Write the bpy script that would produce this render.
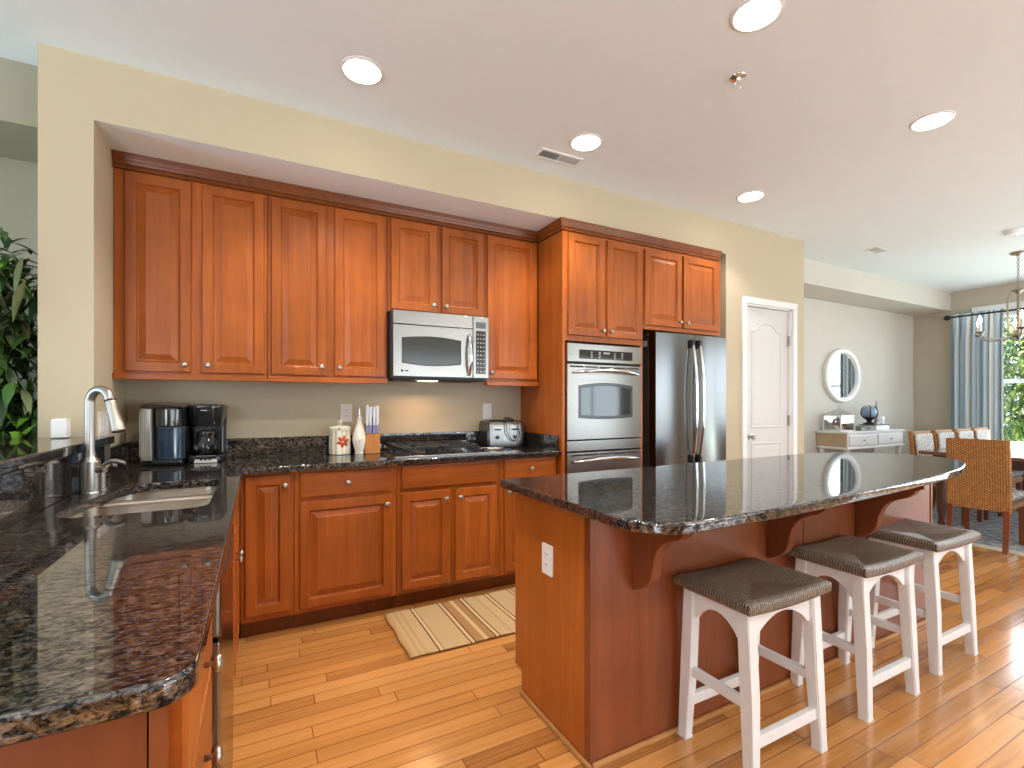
import bpy, bmesh, math, random
from mathutils import Vector, Matrix
random.seed(7)
PI = math.pi
sc = bpy.context.scene
for o in list(bpy.data.objects):
    bpy.data.objects.remove(o)
COL = sc.collection

# ------------------------------------------------------------------ camera
cam = bpy.data.cameras.new('camera'); cam_o = bpy.data.objects.new('camera', cam); COL.objects.link(cam_o)
cam_o.location = (0, 0, 1.25); cam_o.rotation_euler = (PI/2, 0, math.radians(-27.75))
cam.sensor_width = 36; cam.lens = 36*481/1024; cam.shift_y = 18.3/1024; cam.clip_start = .02; cam.clip_end = 200
sc.camera = cam_o

# ------------------------------------------------------------------ world, sun, daylight at the windows, exposure
sc.view_settings.view_transform = 'Standard'; sc.view_settings.look = 'None'
sc.view_settings.gamma = 1; sc.view_settings.use_curve_mapping = False
sc.view_settings.exposure = 0.55
sc.cycles.use_denoising = True
sc.cycles.max_bounces = 10; sc.cycles.diffuse_bounces = 6; sc.cycles.glossy_bounces = 5
sc.cycles.transparent_max_bounces = 12; sc.cycles.sample_clamp_indirect = 6
sc.cycles.caustics_reflective = False; sc.cycles.caustics_refractive = False
w = bpy.data.worlds.new('sky'); sc.world = w; w.use_nodes = True
wn = w.node_tree.nodes; bg = wn['Background']
bg.inputs['Color'].default_value = (.78, .88, 1, 1); bg.inputs['Strength'].default_value = 1.8

def light(name, kind, loc, energy, color=(1, 1, 1), rot=(0, 0, 0), **kw):
    l = bpy.data.lights.new(name, kind); l.energy = energy; l.color = color
    for k, v in kw.items(): setattr(l, k, v)
    o = bpy.data.objects.new(name, l); o.location = loc; o.rotation_euler = rot; COL.objects.link(o); return o
light('sun', 'SUN', (0, 0, 20), 9, (1, .95, .85), (math.radians(30), 0, math.radians(65)), angle=.01)
SKYC = (.78, .9, 1)
# daylight entering each window the room has beyond the frame: behind the camera, on the dining room's near side, far left room
light('south_window_light', 'AREA', (-3.2, -3.98, 1.45), 50, SKYC, (PI/2, 0, 0), shape='RECTANGLE', size=2.6, size_y=1.9)
light('patio_window_light', 'AREA', (4.0, -3.98, 1.25), 30, SKYC, (PI/2, 0, 0), shape='RECTANGLE', size=3.6, size_y=2.1)
light('dining_window_light', 'AREA', (7.2, -3.98, 1.5), 26, SKYC, (PI/2, 0, 0), shape='RECTANGLE', size=1.8, size_y=1.7)
light('left_room_window_light', 'AREA', (-5.98, 1.6, 1.5), 25, (.74, .88, 1), (0, -PI/2, 0), shape='RECTANGLE', size=1.6, size_y=2.0)
light('east_window_light', 'AREA', (9.0, 1.88, 1.53), 55, SKYC, (0, PI/2, 0), shape='RECTANGLE', size=1.8, size_y=1.8)
light('living_window_light', 'AREA', (8.72, -.45, 1.35), 24, SKYC, (0, PI/2, 0), shape='RECTANGLE', size=2.1, size_y=1.9)
# added lamps low outside the walls, aimed up to brighten the ceiling
FILLC = (.93, .97, 1)
light('south_ceiling_fill', 'AREA', (-3.2, -5.1, -.1), 470, FILLC, (math.radians(140), 0, 0), shape='RECTANGLE', size=3, size_y=1.6)
light('patio_ceiling_fill', 'AREA', (4.0, -5.1, -.1), 160, FILLC, (math.radians(140), 0, 0), shape='RECTANGLE', size=4.4, size_y=1.6)
light('living_ceiling_fill', 'AREA', (9.9, -.45, -.1), 100, FILLC, (0, math.radians(140), 0), shape='RECTANGLE', size=1.6, size_y=2.6)
light('west_soffit_fill', 'AREA', (-7.1, 1.2, -.1), 420, (.38, .74, 1), (0, -math.radians(140), 0), shape='RECTANGLE', size=1.6, size_y=3.4)  # added blue lamp that tints the underside of the left soffit
DOWN_E, DOWN_C = 75, (1, .94, .84)

# ------------------------------------------------------------------ materials
def newmat(name):
    m = bpy.data.materials.new(name); m.use_nodes = True
    return m, m.node_tree, m.node_tree.nodes['Principled BSDF']
def simple(name, col, rough=.5, metal=0., spec=None, ior=None, coat=0., bump=0., bscale=60., alpha=None, trans=0., emis=None, estr=0., var=0., vscale=8.):
    m, nt, b = newmat(name)
    b.inputs['Base Color'].default_value = (*col, 1); b.inputs['Roughness'].default_value = rough
    b.inputs['Metallic'].default_value = metal
    if ior: b.inputs['IOR'].default_value = ior
    if spec is not None: b.inputs['Specular IOR Level'].default_value = spec
    if coat: b.inputs['Coat Weight'].default_value = coat; b.inputs['Coat Roughness'].default_value = .1
    if trans: b.inputs['Transmission Weight'].default_value = trans
    if emis: b.inputs['Emission Color'].default_value = (*emis, 1); b.inputs['Emission Strength'].default_value = estr
    tc = nt.nodes.new('ShaderNodeTexCoord')
    n = nt.nodes.new('ShaderNodeTexNoise'); n.inputs['Scale'].default_value = vscale; n.inputs['Detail'].default_value = 4
    nt.links.new(tc.outputs['Object'], n.inputs['Vector'])
    mx = nt.nodes.new('ShaderNodeMix'); mx.data_type = 'RGBA'
    k = max(var, .02)
    mx.inputs[6].default_value = (*[c*(1-k) for c in col], 1); mx.inputs[7].default_value = (*[min(1, c*(1+k)) for c in col], 1)
    nt.links.new(n.outputs['Fac'], mx.inputs[0]); nt.links.new(mx.outputs[2], b.inputs['Base Color'])
    if bump:
        n2 = nt.nodes.new('ShaderNodeTexNoise'); n2.inputs['Scale'].default_value = bscale; n2.inputs['Detail'].default_value = 3
        nt.links.new(tc.outputs['Object'], n2.inputs['Vector'])
        bp = nt.nodes.new('ShaderNodeBump'); bp.inputs['Strength'].default_value = bump; bp.inputs['Distance'].default_value = .01
        nt.links.new(n2.outputs['Fac'], bp.inputs['Height']); nt.links.new(bp.outputs['Normal'], b.inputs['Normal'])
    return m
def ramp(nt, stops):
    r = nt.nodes.new('ShaderNodeValToRGB'); e = r.color_ramp.elements
    while len(e) < len(stops): e.new(.5)
    for i, (p, c) in enumerate(stops): e[i].position = p; e[i].color = (*c, 1)
    return r
def wood(name, c0, c1, rough=.32, scale=(28, 28, 1.6), coat=.12, rnd=.12):
    m, nt, b = newmat(name); L = nt.links
    tc = nt.nodes.new('ShaderNodeTexCoord'); oi = nt.nodes.new('ShaderNodeObjectInfo')
    add = nt.nodes.new('ShaderNodeVectorMath'); add.operation = 'ADD'
    ml = nt.nodes.new('ShaderNodeMath'); ml.operation = 'MULTIPLY'; ml.inputs[1].default_value = 13.
    L.new(oi.outputs['Random'], ml.inputs[0]); L.new(tc.outputs['Object'], add.inputs[0]); L.new(ml.outputs[0], add.inputs[1])
    mp = nt.nodes.new('ShaderNodeMapping'); mp.inputs['Scale'].default_value = scale
    L.new(add.outputs[0], mp.inputs['Vector'])
    n = nt.nodes.new('ShaderNodeTexNoise'); n.inputs['Scale'].default_value = 1; n.inputs['Detail'].default_value = 7; n.inputs['Distortion'].default_value = .6
    L.new(mp.outputs[0], n.inputs['Vector'])
    n2 = nt.nodes.new('ShaderNodeTexNoise'); n2.inputs['Scale'].default_value = 3.5; n2.inputs['Detail'].default_value = 2
    L.new(add.outputs[0], n2.inputs['Vector'])
    mm = nt.nodes.new('ShaderNodeMath'); mm.operation = 'MULTIPLY_ADD'; mm.inputs[1].default_value = .6
    mh = nt.nodes.new('ShaderNodeMath'); mh.operation = 'MULTIPLY'; mh.inputs[1].default_value = .4
    L.new(n2.outputs['Fac'], mh.inputs[0]); L.new(n.outputs['Fac'], mm.inputs[0]); L.new(mh.outputs[0], mm.inputs[2])
    r = ramp(nt, [(.3, c0), (.72, c1)]); L.new(mm.outputs[0], r.inputs['Fac'])
    hs = nt.nodes.new('ShaderNodeHueSaturation')
    mr = nt.nodes.new('ShaderNodeMapRange'); mr.inputs['To Min'].default_value = 1-rnd; mr.inputs['To Max'].default_value = 1+rnd
    L.new(oi.outputs['Random'], mr.inputs['Value']); L.new(mr.outputs[0], hs.inputs['Value'])
    L.new(r.outputs['Color'], hs.inputs['Color']); L.new(hs.outputs[0], b.inputs['Base Color'])
    b.inputs['Roughness'].default_value = rough; b.inputs['Specular IOR Level'].default_value = .36; b.inputs['Coat Weight'].default_value = coat; b.inputs['Coat Roughness'].default_value = .12
    return m
def granite(name):
    m, nt, b = newmat(name); L = nt.links
    tc = nt.nodes.new('ShaderNodeTexCoord')
    mp = nt.nodes.new('ShaderNodeMapping'); mp.inputs['Rotation'].default_value = (0, 0, .5); mp.inputs['Scale'].default_value = (1, 1.7, 1.5)
    L.new(tc.outputs['Object'], mp.inputs['Vector'])
    n = nt.nodes.new('ShaderNodeTexNoise'); n.inputs['Scale'].default_value = 52; n.inputs['Detail'].default_value = 7; n.inputs['Roughness'].default_value = .72; n.inputs['Distortion'].default_value = .8
    L.new(mp.outputs[0], n.inputs['Vector'])
    r = ramp(nt, [(.38, (.005, .005, .006)), (.48, (.011, .009, .008)), (.55, (.034, .023, .016)), (.68, (.13, .094, .066))]); L.new(n.outputs['Fac'], r.inputs['Fac'])
    v = nt.nodes.new('ShaderNodeTexVoronoi'); v.inputs['Scale'].default_value = 190; L.new(mp.outputs[0], v.inputs['Vector'])
    r2 = ramp(nt, [(.80, (0, 0, 0)), (.95, (.05, .06, .075))])
    sep = nt.nodes.new('ShaderNodeSeparateColor'); L.new(v.outputs['Color'], sep.inputs[0]); L.new(sep.outputs[0], r2.inputs['Fac'])
    ad = nt.nodes.new('ShaderNodeMix'); ad.data_type = 'RGBA'; ad.blend_type = 'ADD'; ad.inputs[0].default_value = 1
    L.new(r.outputs['Color'], ad.inputs[6]); L.new(r2.outputs['Color'], ad.inputs[7]); L.new(ad.outputs[2], b.inputs['Base Color'])
    rr = nt.nodes.new('ShaderNodeMapRange'); rr.inputs['To Min'].default_value = .015; rr.inputs['To Max'].default_value = .05
    L.new(n.outputs['Fac'], rr.inputs['Value']); L.new(rr.outputs[0], b.inputs['Roughness'])
    b.inputs['IOR'].default_value = 2.2
    mr = nt.nodes.new('ShaderNodeMapRange'); mr.inputs['From Min'].default_value = .44; mr.inputs['From Max'].default_value = .6; mr.inputs['To Min'].default_value = .06; mr.inputs['To Max'].default_value = .95
    L.new(n.outputs['Fac'], mr.inputs['Value']); L.new(mr.outputs[0], b.inputs['Specular IOR Level'])
    return m
def floor_mat():
    m, nt, b = newmat('hardwood_planks'); L = nt.links; N = nt.nodes.new
    tc = N('ShaderNodeTexCoord'); s = N('ShaderNodeSeparateXYZ'); L.new(tc.outputs['Object'], s.inputs[0])
    def M(op, a, bb=None):
        q = N('ShaderNodeMath'); q.operation = op
        for i, x in enumerate((a, bb)):
            if x is None: continue
            if isinstance(x, (int, float)): q.inputs[i].default_value = x
            else: L.new(x, q.inputs[i])
        return q.outputs[0]
    W, LEN = .0715, .9
    ry = M('DIVIDE', s.outputs['Y'], W); row = M('FLOOR', ry); fy = M('FRACT', ry)
    wr = N('ShaderNodeTexWhiteNoise'); wr.noise_dimensions = '1D'; L.new(row, wr.inputs['W'])
    rx = M('ADD', M('DIVIDE', s.outputs['X'], LEN), M('MULTIPLY', wr.outputs['Value'], 7.3)); colx = M('FLOOR', rx); fx = M('FRACT', rx)
    cv = N('ShaderNodeCombineXYZ'); L.new(row, cv.inputs[0]); L.new(colx, cv.inputs[1])
    wn_ = N('ShaderNodeTexWhiteNoise'); wn_.noise_dimensions = '2D'; L.new(cv.outputs[0], wn_.inputs['Vector'])
    mp = N('ShaderNodeMapping'); mp.inputs['Scale'].default_value = (1.4, 38, 1); L.new(tc.outputs['Object'], mp.inputs['Vector'])
    off = N('ShaderNodeVectorMath'); off.operation = 'ADD'; L.new(mp.outputs[0], off.inputs[0])
    sc3 = N('ShaderNodeVectorMath'); sc3.operation = 'SCALE'; sc3.inputs['Scale'].default_value = 20; L.new(wn_.outputs['Color'], sc3.inputs[0]); L.new(sc3.outputs[0], off.inputs[1])
    n = N('ShaderNodeTexNoise'); n.inputs['Scale'].default_value = 1.; n.inputs['Detail'].default_value = 6; n.inputs['Distortion'].default_value = 1.2; L.new(off.outputs[0], n.inputs['Vector'])
    t = M('ADD', M('MULTIPLY', wn_.outputs['Value'], .42), M('MULTIPLY', n.outputs['Fac'], .58))
    r = ramp(nt, FLOOR_STOPS); L.new(t, r.inputs['Fac'])
    gy = M('MINIMUM', fy, M('SUBTRACT', 1, fy)); gx = M('MINIMUM', fx, M('SUBTRACT', 1, fx))
    g = M('MINIMUM', M('MULTIPLY', gy, W), M('MULTIPLY', gx, LEN))
    gm = N('ShaderNodeMapRange'); gm.inputs['From Min'].default_value = .0006; gm.inputs['From Max'].default_value = .0028; L.new(g, gm.inputs['Value'])
    mx = N('ShaderNodeMix'); mx.data_type = 'RGBA'; mx.blend_type = 'MULTIPLY'; mx.inputs[0].default_value = 1
    cr = ramp(nt, [(0, (.38, .3, .26)), (1, (1, 1, 1))]); L.new(gm.outputs[0], cr.inputs['Fac'])
    L.new(r.outputs['Color'], mx.inputs[6]); L.new(cr.outputs['Color'], mx.inputs[7]); L.new(mx.outputs[2], b.inputs['Base Color'])
    bp = N('ShaderNodeBump'); bp.inputs['Strength'].default_value = .35; bp.inputs['Distance'].default_value = .002
    hh = M('ADD', gm.outputs[0], M('MULTIPLY', wn_.outputs['Value'], .25)); L.new(hh, bp.inputs['Height']); L.new(bp.outputs['Normal'], b.inputs['Normal'])
    b.inputs['Roughness'].default_value = .22; b.inputs['IOR'].default_value = 1.6; b.inputs['Coat Weight'].default_value = .5; b.inputs['Coat Roughness'].default_value = .1
    return m
def steel(name, col=(.34, .325, .3), rough=.24, axis=2, bscale=220):
    m, nt, b = newmat(name); L = nt.links
    b.inputs['Metallic'].default_value = 1; b.inputs['Base Color'].default_value = (*col, 1)
    tg = nt.nodes.new('ShaderNodeTangent'); tg.direction_type = 'RADIAL'; tg.axis = 'Z'; L.new(tg.outputs[0], b.inputs['Tangent'])
    b.inputs['Anisotropic'].default_value = .8; b.inputs['Anisotropic Rotation'].default_value = .25
    tc = nt.nodes.new('ShaderNodeTexCoord'); mp = nt.nodes.new('ShaderNodeMapping')
    s = [bscale]*3; s[axis] = 3; mp.inputs['Scale'].default_value = s
    L.new(tc.outputs['Object'], mp.inputs['Vector'])
    n = nt.nodes.new('ShaderNodeTexNoise'); n.inputs['Scale'].default_value = 1; n.inputs['Detail'].default_value = 3; L.new(mp.outputs[0], n.inputs['Vector'])
    mr = nt.nodes.new('ShaderNodeMapRange'); mr.inputs['To Min'].default_value = rough*.75; mr.inputs['To Max'].default_value = rough*1.3
    L.new(n.outputs['Fac'], mr.inputs['Value']); L.new(mr.outputs[0], b.inputs['Roughness'])
    return m
def stripes(name, axis, stops, period, rough=.9, bump=.3, bscale=500):
    m, nt, b = newmat(name); L = nt.links
    tc = nt.nodes.new('ShaderNodeTexCoord'); s = nt.nodes.new('ShaderNodeSeparateXYZ'); L.new(tc.outputs['Object'], s.inputs[0])
    d = nt.nodes.new('ShaderNodeMath'); d.operation = 'DIVIDE'; d.inputs[1].default_value = period; L.new(s.outputs[axis], d.inputs[0])
    f = nt.nodes.new('ShaderNodeMath'); f.operation = 'FRACT'; L.new(d.outputs[0], f.inputs[0])
    r = ramp(nt, stops); r.color_ramp.interpolation = 'CONSTANT'; L.new(f.outputs[0], r.inputs['Fac']); L.new(r.outputs['Color'], b.inputs['Base Color'])
    b.inputs['Roughness'].default_value = rough
    n = nt.nodes.new('ShaderNodeTexNoise'); n.inputs['Scale'].default_value = bscale; L.new(tc.outputs['Object'], n.inputs['Vector'])
    bp = nt.nodes.new('ShaderNodeBump'); bp.inputs['Strength'].default_value = bump; bp.inputs['Distance'].default_value = .002; L.new(n.outputs['Fac'], bp.inputs['Height']); L.new(bp.outputs['Normal'], b.inputs['Normal'])
    return m
def weave(name, c0, c1, sx, sy, ax=(0, 2), rough=.55, dist=.006):
    """plaited strands: two crossed waves, alternately raised"""
    m, nt, b = newmat(name); L = nt.links; N = nt.nodes.new
    tc = N('ShaderNodeTexCoord'); s = N('ShaderNodeSeparateXYZ'); L.new(tc.outputs['Object'], s.inputs[0])
    def M(op, a, bb=None):
        q = N('ShaderNodeMath'); q.operation = op
        for i, x in enumerate((a, bb)):
            if x is None: continue
            if isinstance(x, (int, float)): q.inputs[i].default_value = x
            else: L.new(x, q.inputs[i])
        return q.outputs[0]
    u = M('MULTIPLY', s.outputs[ax[0]], sx); v = M('MULTIPLY', s.outputs[ax[1]], sy)
    odd = M('MULTIPLY', M('MODULO', M('ABSOLUTE', M('FLOOR', u)), 2.), .5)
    fu = M('SUBTRACT', M('FRACT', u), .5); fv = M('SUBTRACT', M('FRACT', M('ADD', M('ADD', v, odd), M('MULTIPLY', M('ABSOLUTE', fu), 1.))), .5)
    h = M('MULTIPLY', M('COSINE', M('MULTIPLY', fu, PI)), M('COSINE', M('MULTIPLY', fv, PI)))
    n = N('ShaderNodeTexNoise'); n.inputs['Scale'].default_value = 40; n.inputs['Detail'].default_value = 3; L.new(tc.outputs['Object'], n.inputs['Vector'])
    t = M('ADD', M('MULTIPLY', h, .7), M('MULTIPLY', M('SUBTRACT', n.outputs['Fac'], .5), .7))
    r = ramp(nt, [(.08, tuple(x*.35 for x in c0)), (.4, c0), (.75, c1)]); L.new(t, r.inputs['Fac']); L.new(r.outputs['Color'], b.inputs['Base Color'])
    bp = N('ShaderNodeBump'); bp.inputs['Strength'].default_value = .9; bp.inputs['Distance'].default_value = dist; L.new(h, bp.inputs['Height']); L.new(bp.outputs['Normal'], b.inputs['Normal'])
    b.inputs['Roughness'].default_value = rough
    return m

FLOOR_STOPS = [(.16, (.2, .075, .018)), (.34, (.4, .168, .044)), (.58, (.56, .25, .066)), (.85, (.64, .315, .108))]
CH0, CH1 = (.255, .06, .009), (.46, .12, .017)
M_WALL = simple('beige_wall_paint', (.54, .465, .33), .85, bump=.05, bscale=300)
M_WALLD = simple('pale_dining_paint', (.62, .6, .54), .85, bump=.05, bscale=300)
M_WALLT = simple('taupe_wall_paint', (.5, .45, .36), .85, bump=.05, bscale=300)
M_CEIL = simple('white_ceiling_paint', (.81, .9, .95), .9, bump=.05, bscale=300)
M_WHITE = simple('white_gloss_paint', (.8, .8, .79), .35)
M_DOORP = simple('white_door_paint', (.66, .66, .65), .55, spec=.12)
M_CH = wood('cherry_wood', CH0, CH1)
M_CHD = wood('cherry_wood_shaded', tuple(c*.5 for c in CH0), tuple(c*.5 for c in CH1))  # cherry darkened to carry the shade under the crown profile in its colour
M_CHH = wood('cherry_wood_horizontal', CH0, CH1, scale=(1.6, 28, 28))
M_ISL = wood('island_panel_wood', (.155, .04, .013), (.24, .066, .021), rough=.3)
M_OAK = wood('oak_shoe_wood', (.35, .16, .05), (.5, .25, .09), scale=(5, 5, 5))
M_DARKW = wood('dark_table_wood', (.06, .02, .012), (.12, .04, .02), rough=.2, scale=(3, 25, 25))
M_LEGW = wood('brown_leg_wood', (.12, .035, .015), (.22, .065, .028), rough=.3)
M_GR = granite('dark_granite')
M_FLOOR = floor_mat()
M_SS = steel('brushed_steel', rough=.23, axis=0)
M_SSV = steel('brushed_steel_vertical', (.2, .2, .198), .17, 2)
M_SINK = steel('sink_steel', (.72, .68, .62), .3, 0)
M_NI = simple('satin_nickel', (.44, .42, .39), .33, 1.)
M_CHROME = simple('chrome', (.82, .82, .82), .08, 1.)
M_BLK = simple('black_plastic', (.012, .012, .013), .22, coat=.4)
M_BLKM = simple('matt_black', (.014, .014, .015), .6)
M_BGL = simple('black_glass', (.012, .013, .014), .04, ior=1.9)
M_GLASSD = simple('tinted_oven_glass', (.02, .03, .03), .05, ior=1.7)
M_GREYP = simple('grey_plastic', (.4, .4, .4), .35)
M_IVORY = simple('white_plate_plastic', (.78, .77, .74), .35)
M_LED = simple('lamp_glow', (1, .95, .85), .5, emis=(1, .93, .8), estr=14.)
M_BULB = simple('bulb_glow', (1, .85, .6), .5, emis=(1, .8, .5), estr=22.)
M_MIRROR = simple('mirror_silver', (.9, .92, .93), .02, 1.)
M_STOOLW = simple('whitewashed_wood', (.74, .75, .76), .42, bump=.15, bscale=45, var=.06, vscale=20)
M_RATTAN = weave('orange_rattan_weave', (.46, .19, .04), (.68, .32, .085), 62, 48, (1, 2))
M_RATTANS = weave('brown_rattan_weave', (.36, .17, .06), (.6, .33, .14), 30, 26, (1, 2))
M_PAD = weave('pale_woven_pad', (.7, .66, .6), (.92, .9, .87), 40, 30, (1, 2), .9, .002)

def glass_mat(name, col=(1, 1, 1), alpha=.12, rough=.03):
    """clear sheet: mostly transparent with a mirror share"""
    m, nt, b = newmat(name); L = nt.links
    t = nt.nodes.new('ShaderNodeBsdfTransparent'); t.inputs[0].default_value = (*col, 1)
    g = nt.nodes.new('ShaderNodeBsdfGlossy'); g.inputs['Roughness'].default_value = rough
    f = nt.nodes.new('ShaderNodeFresnel'); f.inputs['IOR'].default_value = 1.45
    ad = nt.nodes.new('ShaderNodeMath'); ad.operation = 'ADD'; ad.inputs[1].default_value = alpha
    fm = nt.nodes.new('ShaderNodeMath'); fm.operation = 'MULTIPLY'; fm.inputs[1].default_value = .5; L.new(f.outputs[0], fm.inputs[0]); L.new(fm.outputs[0], ad.inputs[0])
    mx = nt.nodes.new('ShaderNodeMixShader'); L.new(ad.outputs[0], mx.inputs[0]); L.new(t.outputs[0], mx.inputs[1]); L.new(g.outputs[0], mx.inputs[2])
    L.new(mx.outputs[0], nt.nodes['Material Output'].inputs['Surface']); return m
M_GLASS = glass_mat('clear_glass', alpha=.03)
M_CARAFE = glass_mat('smoked_carafe_glass', (.55, .55, .55), alpha=.06)
M_PANE = glass_mat('window_pane_glass', alpha=0.)

# ------------------------------------------------------------------ mesh helpers
def finish(name, bm, mat, parent=None, loc=None, rot=None, smooth=True, angle=35, recalc=True):
    if recalc: bmesh.ops.recalc_face_normals(bm, faces=bm.faces)
    me = bpy.data.meshes.new(name); bm.to_mesh(me); bm.free()
    return link(name, me, mat, parent, loc, rot, smooth, angle)
def link(name, me, mat, parent=None, loc=None, rot=None, smooth=True, angle=35):
    if mat is not None:
        for x in (mat if isinstance(mat, (list, tuple)) else [mat]): me.materials.append(x)
    if smooth:
        for p in me.polygons: p.use_smooth = True
        me.set_sharp_from_angle(angle=math.radians(angle))
    o = bpy.data.objects.new(name, me); COL.objects.link(o)
    if parent: o.parent = parent
    if loc: o.location = loc
    if rot: o.rotation_euler = rot
    if smooth:
        wnm = o.modifiers.new('weighted', 'WEIGHTED_NORMAL'); wnm.keep_sharp = True; wnm.weight = 100
    return o
def tag(o, label, cat, group=None, kind=None):
    o['label'] = label; o['category'] = cat
    if group: o['group'] = group
    if kind: o['kind'] = kind
    return o
def thing(name, label, cat, loc=(0, 0, 0), rz=0, group=None):
    o = bpy.data.objects.new(name, None); COL.objects.link(o); o.empty_display_size = .05
    o.location = loc; o.rotation_euler = (0, 0, rz); return tag(o, label, cat, group)
def struct(o): o['kind'] = 'structure'; return o
def dup(root, loc, label=None, rz=None):
    r = root.copy(); COL.objects.link(r); r.location = loc
    if rz is not None: r.rotation_euler = (0, 0, rz)
    if label: r['label'] = label
    for ch in list(root.children):
        c = ch.copy(); COL.objects.link(c); c.parent = r
        for g in list(ch.children):
            d = g.copy(); COL.objects.link(d); d.parent = c
    return r
def BM(): return bmesh.new()
def box(bm, x0, x1, y0, y1, z0, z1, bev=0., seg=2):
    vs = [bm.verts.new((x, y, z)) for x in (x0, x1) for y in (y0, y1) for z in (z0, z1)]
    fs = [bm.faces.new([vs[i] for i in q]) for q in ((0, 1, 3, 2), (4, 6, 7, 5), (0, 4, 5, 1), (2, 3, 7, 6), (0, 2, 6, 4), (1, 5, 7, 3))]
    if bev:
        es = list({e for f in fs for e in f.edges})
        bmesh.ops.bevel(bm, geom=es, offset=bev, segments=seg, affect='EDGES', profile=.5)
    return bm
def hexa(bm, bot, top):
    """prism between two 4-point rings"""
    a = [bm.verts.new(p) for p in bot]; b = [bm.verts.new(p) for p in top]; n = len(a)
    bm.faces.new(a[::-1]); bm.faces.new(b)
    for i in range(n): bm.faces.new((a[i], a[(i+1) % n], b[(i+1) % n], b[i]))
    return bm
def lathe(bm, prof, seg=24, cx=0, cy=0, axis='Z', a0=0, a1=2*PI):
    full = abs(a1-a0-2*PI) < 1e-6; n = seg if full else seg+1
    rings = []
    for r, z in prof:
        ring = []
        for i in range(n):
            a = a0+(a1-a0)*i/seg; p = (cx+r*math.cos(a), cy+r*math.sin(a), z)
            ring.append(bm.verts.new(p))
        rings.append(ring)
    for A, B in zip(rings, rings[1:]):
        for i in range(n if full else n-1):
            j = (i+1) % n; bm.faces.new((A[i], A[j], B[j], B[i]))
    if full:
        if prof[0][0] > 1e-5: bm.faces.new(rings[0][::-1])
        if prof[-1][0] > 1e-5: bm.faces.new(rings[-1])
    bmesh.ops.remove_doubles(bm, verts=bm.verts, dist=1e-6)
    return bm
def tube(bm, pts, rad, seg=10, closed=False, caps=True):
    pts = [Vector(p) for p in pts]; n = len(pts); rads = rad if isinstance(rad, (list, tuple)) else [rad]*n
    rings = []; up = None
    for i, p in enumerate(pts):
        a = pts[(i-1) % n] if (i or closed) else p; b = pts[(i+1) % n] if (i < n-1 or closed) else p
        t = (b-a).normalized()
        if up is None:
            up = Vector((0, 0, 1)) if abs(t.z) < .9 else Vector((1, 0, 0))
        s = t.cross(up).normalized(); up = s.cross(t).normalized()
        rings.append([bm.verts.new(p+(s*math.cos(2*PI*k/seg)+up*math.sin(2*PI*k/seg))*rads[i]) for k in range(seg)])
    for i in range(n if closed else n-1):
        A, B = rings[i], rings[(i+1) % n]
        for k in range(seg): bm.faces.new((A[k], A[(k+1) % seg], B[(k+1) % seg], B[k]))
    if caps and not closed: bm.faces.new(rings[0][::-1]); bm.faces.new(rings[-1])
    return bm
def bez(p0, p1, p2, p3, n=12):
    p0, p1, p2, p3 = map(Vector, (p0, p1, p2, p3)); out = []
    for i in range(n+1):
        t = i/n; out.append(p0*(1-t)**3+p1*3*t*(1-t)**2+p2*3*t*t*(1-t)+p3*t**3)
    return out
def plate(outlines, thick, bev=0., mtx=None):
    """solid of a flat outline (with holes), thickness along +z from 0, edges rounded by bev"""
    cu = bpy.data.curves.new('t', 'CURVE'); cu.dimensions = '2D'; cu.fill_mode = 'BOTH'
    for pts in outlines:
        s = cu.splines.new('POLY'); s.points.add(len(pts)-1)
        for q, p in zip(s.points, pts): q.co = (p[0], p[1], 0, 1)
        s.use_cyclic_u = True
    cu.extrude = thick/2-bev; cu.bevel_depth = bev; cu.bevel_resolution = 2; cu.offset = -bev
    o = bpy.data.objects.new('t', cu); COL.objects.link(o)
    dg = bpy.context.evaluated_depsgraph_get(); dg.update()
    me = bpy.data.meshes.new_from_object(o.evaluated_get(dg)); bpy.data.objects.remove(o); bpy.data.curves.remove(cu)
    bm = BM(); bm.from_mesh(me); bpy.data.meshes.remove(me)
    bmesh.ops.remove_doubles(bm, verts=bm.verts, dist=1e-5)
    bmesh.ops.translate(bm, verts=bm.verts, vec=(0, 0, thick/2))
    if mtx is not None: bmesh.ops.transform(bm, matrix=mtx, verts=bm.verts)
    for f in bm.faces: f.material_index = 0
    return bm
def cat(P, n=6):
    out = []
    for i in range(1, len(P)-2):
        p0, p1, p2, p3 = [Vector(q) for q in P[i-1:i+3]]
        for k in range(n):
            t_ = k/n; out.append(tuple(.5*((2*p1)+(p2-p0)*t_+(2*p0-5*p1+4*p2-p3)*t_*t_+(3*p1-p0-3*p2+p3)*t_**3)))
    return out
XZ = Matrix(((1, 0, 0, 0), (0, 0, -1, 0), (0, 1, 0, 0), (0, 0, 0, 1)))      # flat (x,y) -> (x,z), thickness towards -y
YZ = Matrix(((0, 0, 1, 0), (1, 0, 0, 0), (0, 1, 0, 0), (0, 0, 0, 1)))       # flat (x,y) -> (y,z), thickness towards +x
def T(x, y, z): return Matrix.Translation((x, y, z))
def rrect(x0, x1, y0, y1, r, n=6):
    rs = r if isinstance(r, (list, tuple)) else [r]*4; out = []
    for (cx, cy, a), rr in zip(((x0, y0, PI), (x1, y0, 1.5*PI), (x1, y1, 0), (x0, y1, .5*PI)), rs):
        ox = cx+rr*(1 if cx == x0 else -1); oy = cy+rr*(1 if cy == y0 else -1)
        if rr <= 0: out.append((cx, cy)); continue
        for i in range(n+1):
            t = a+.5*PI*i/n; out.append((ox+rr*math.cos(t), oy+rr*math.sin(t)))
    return out
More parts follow.
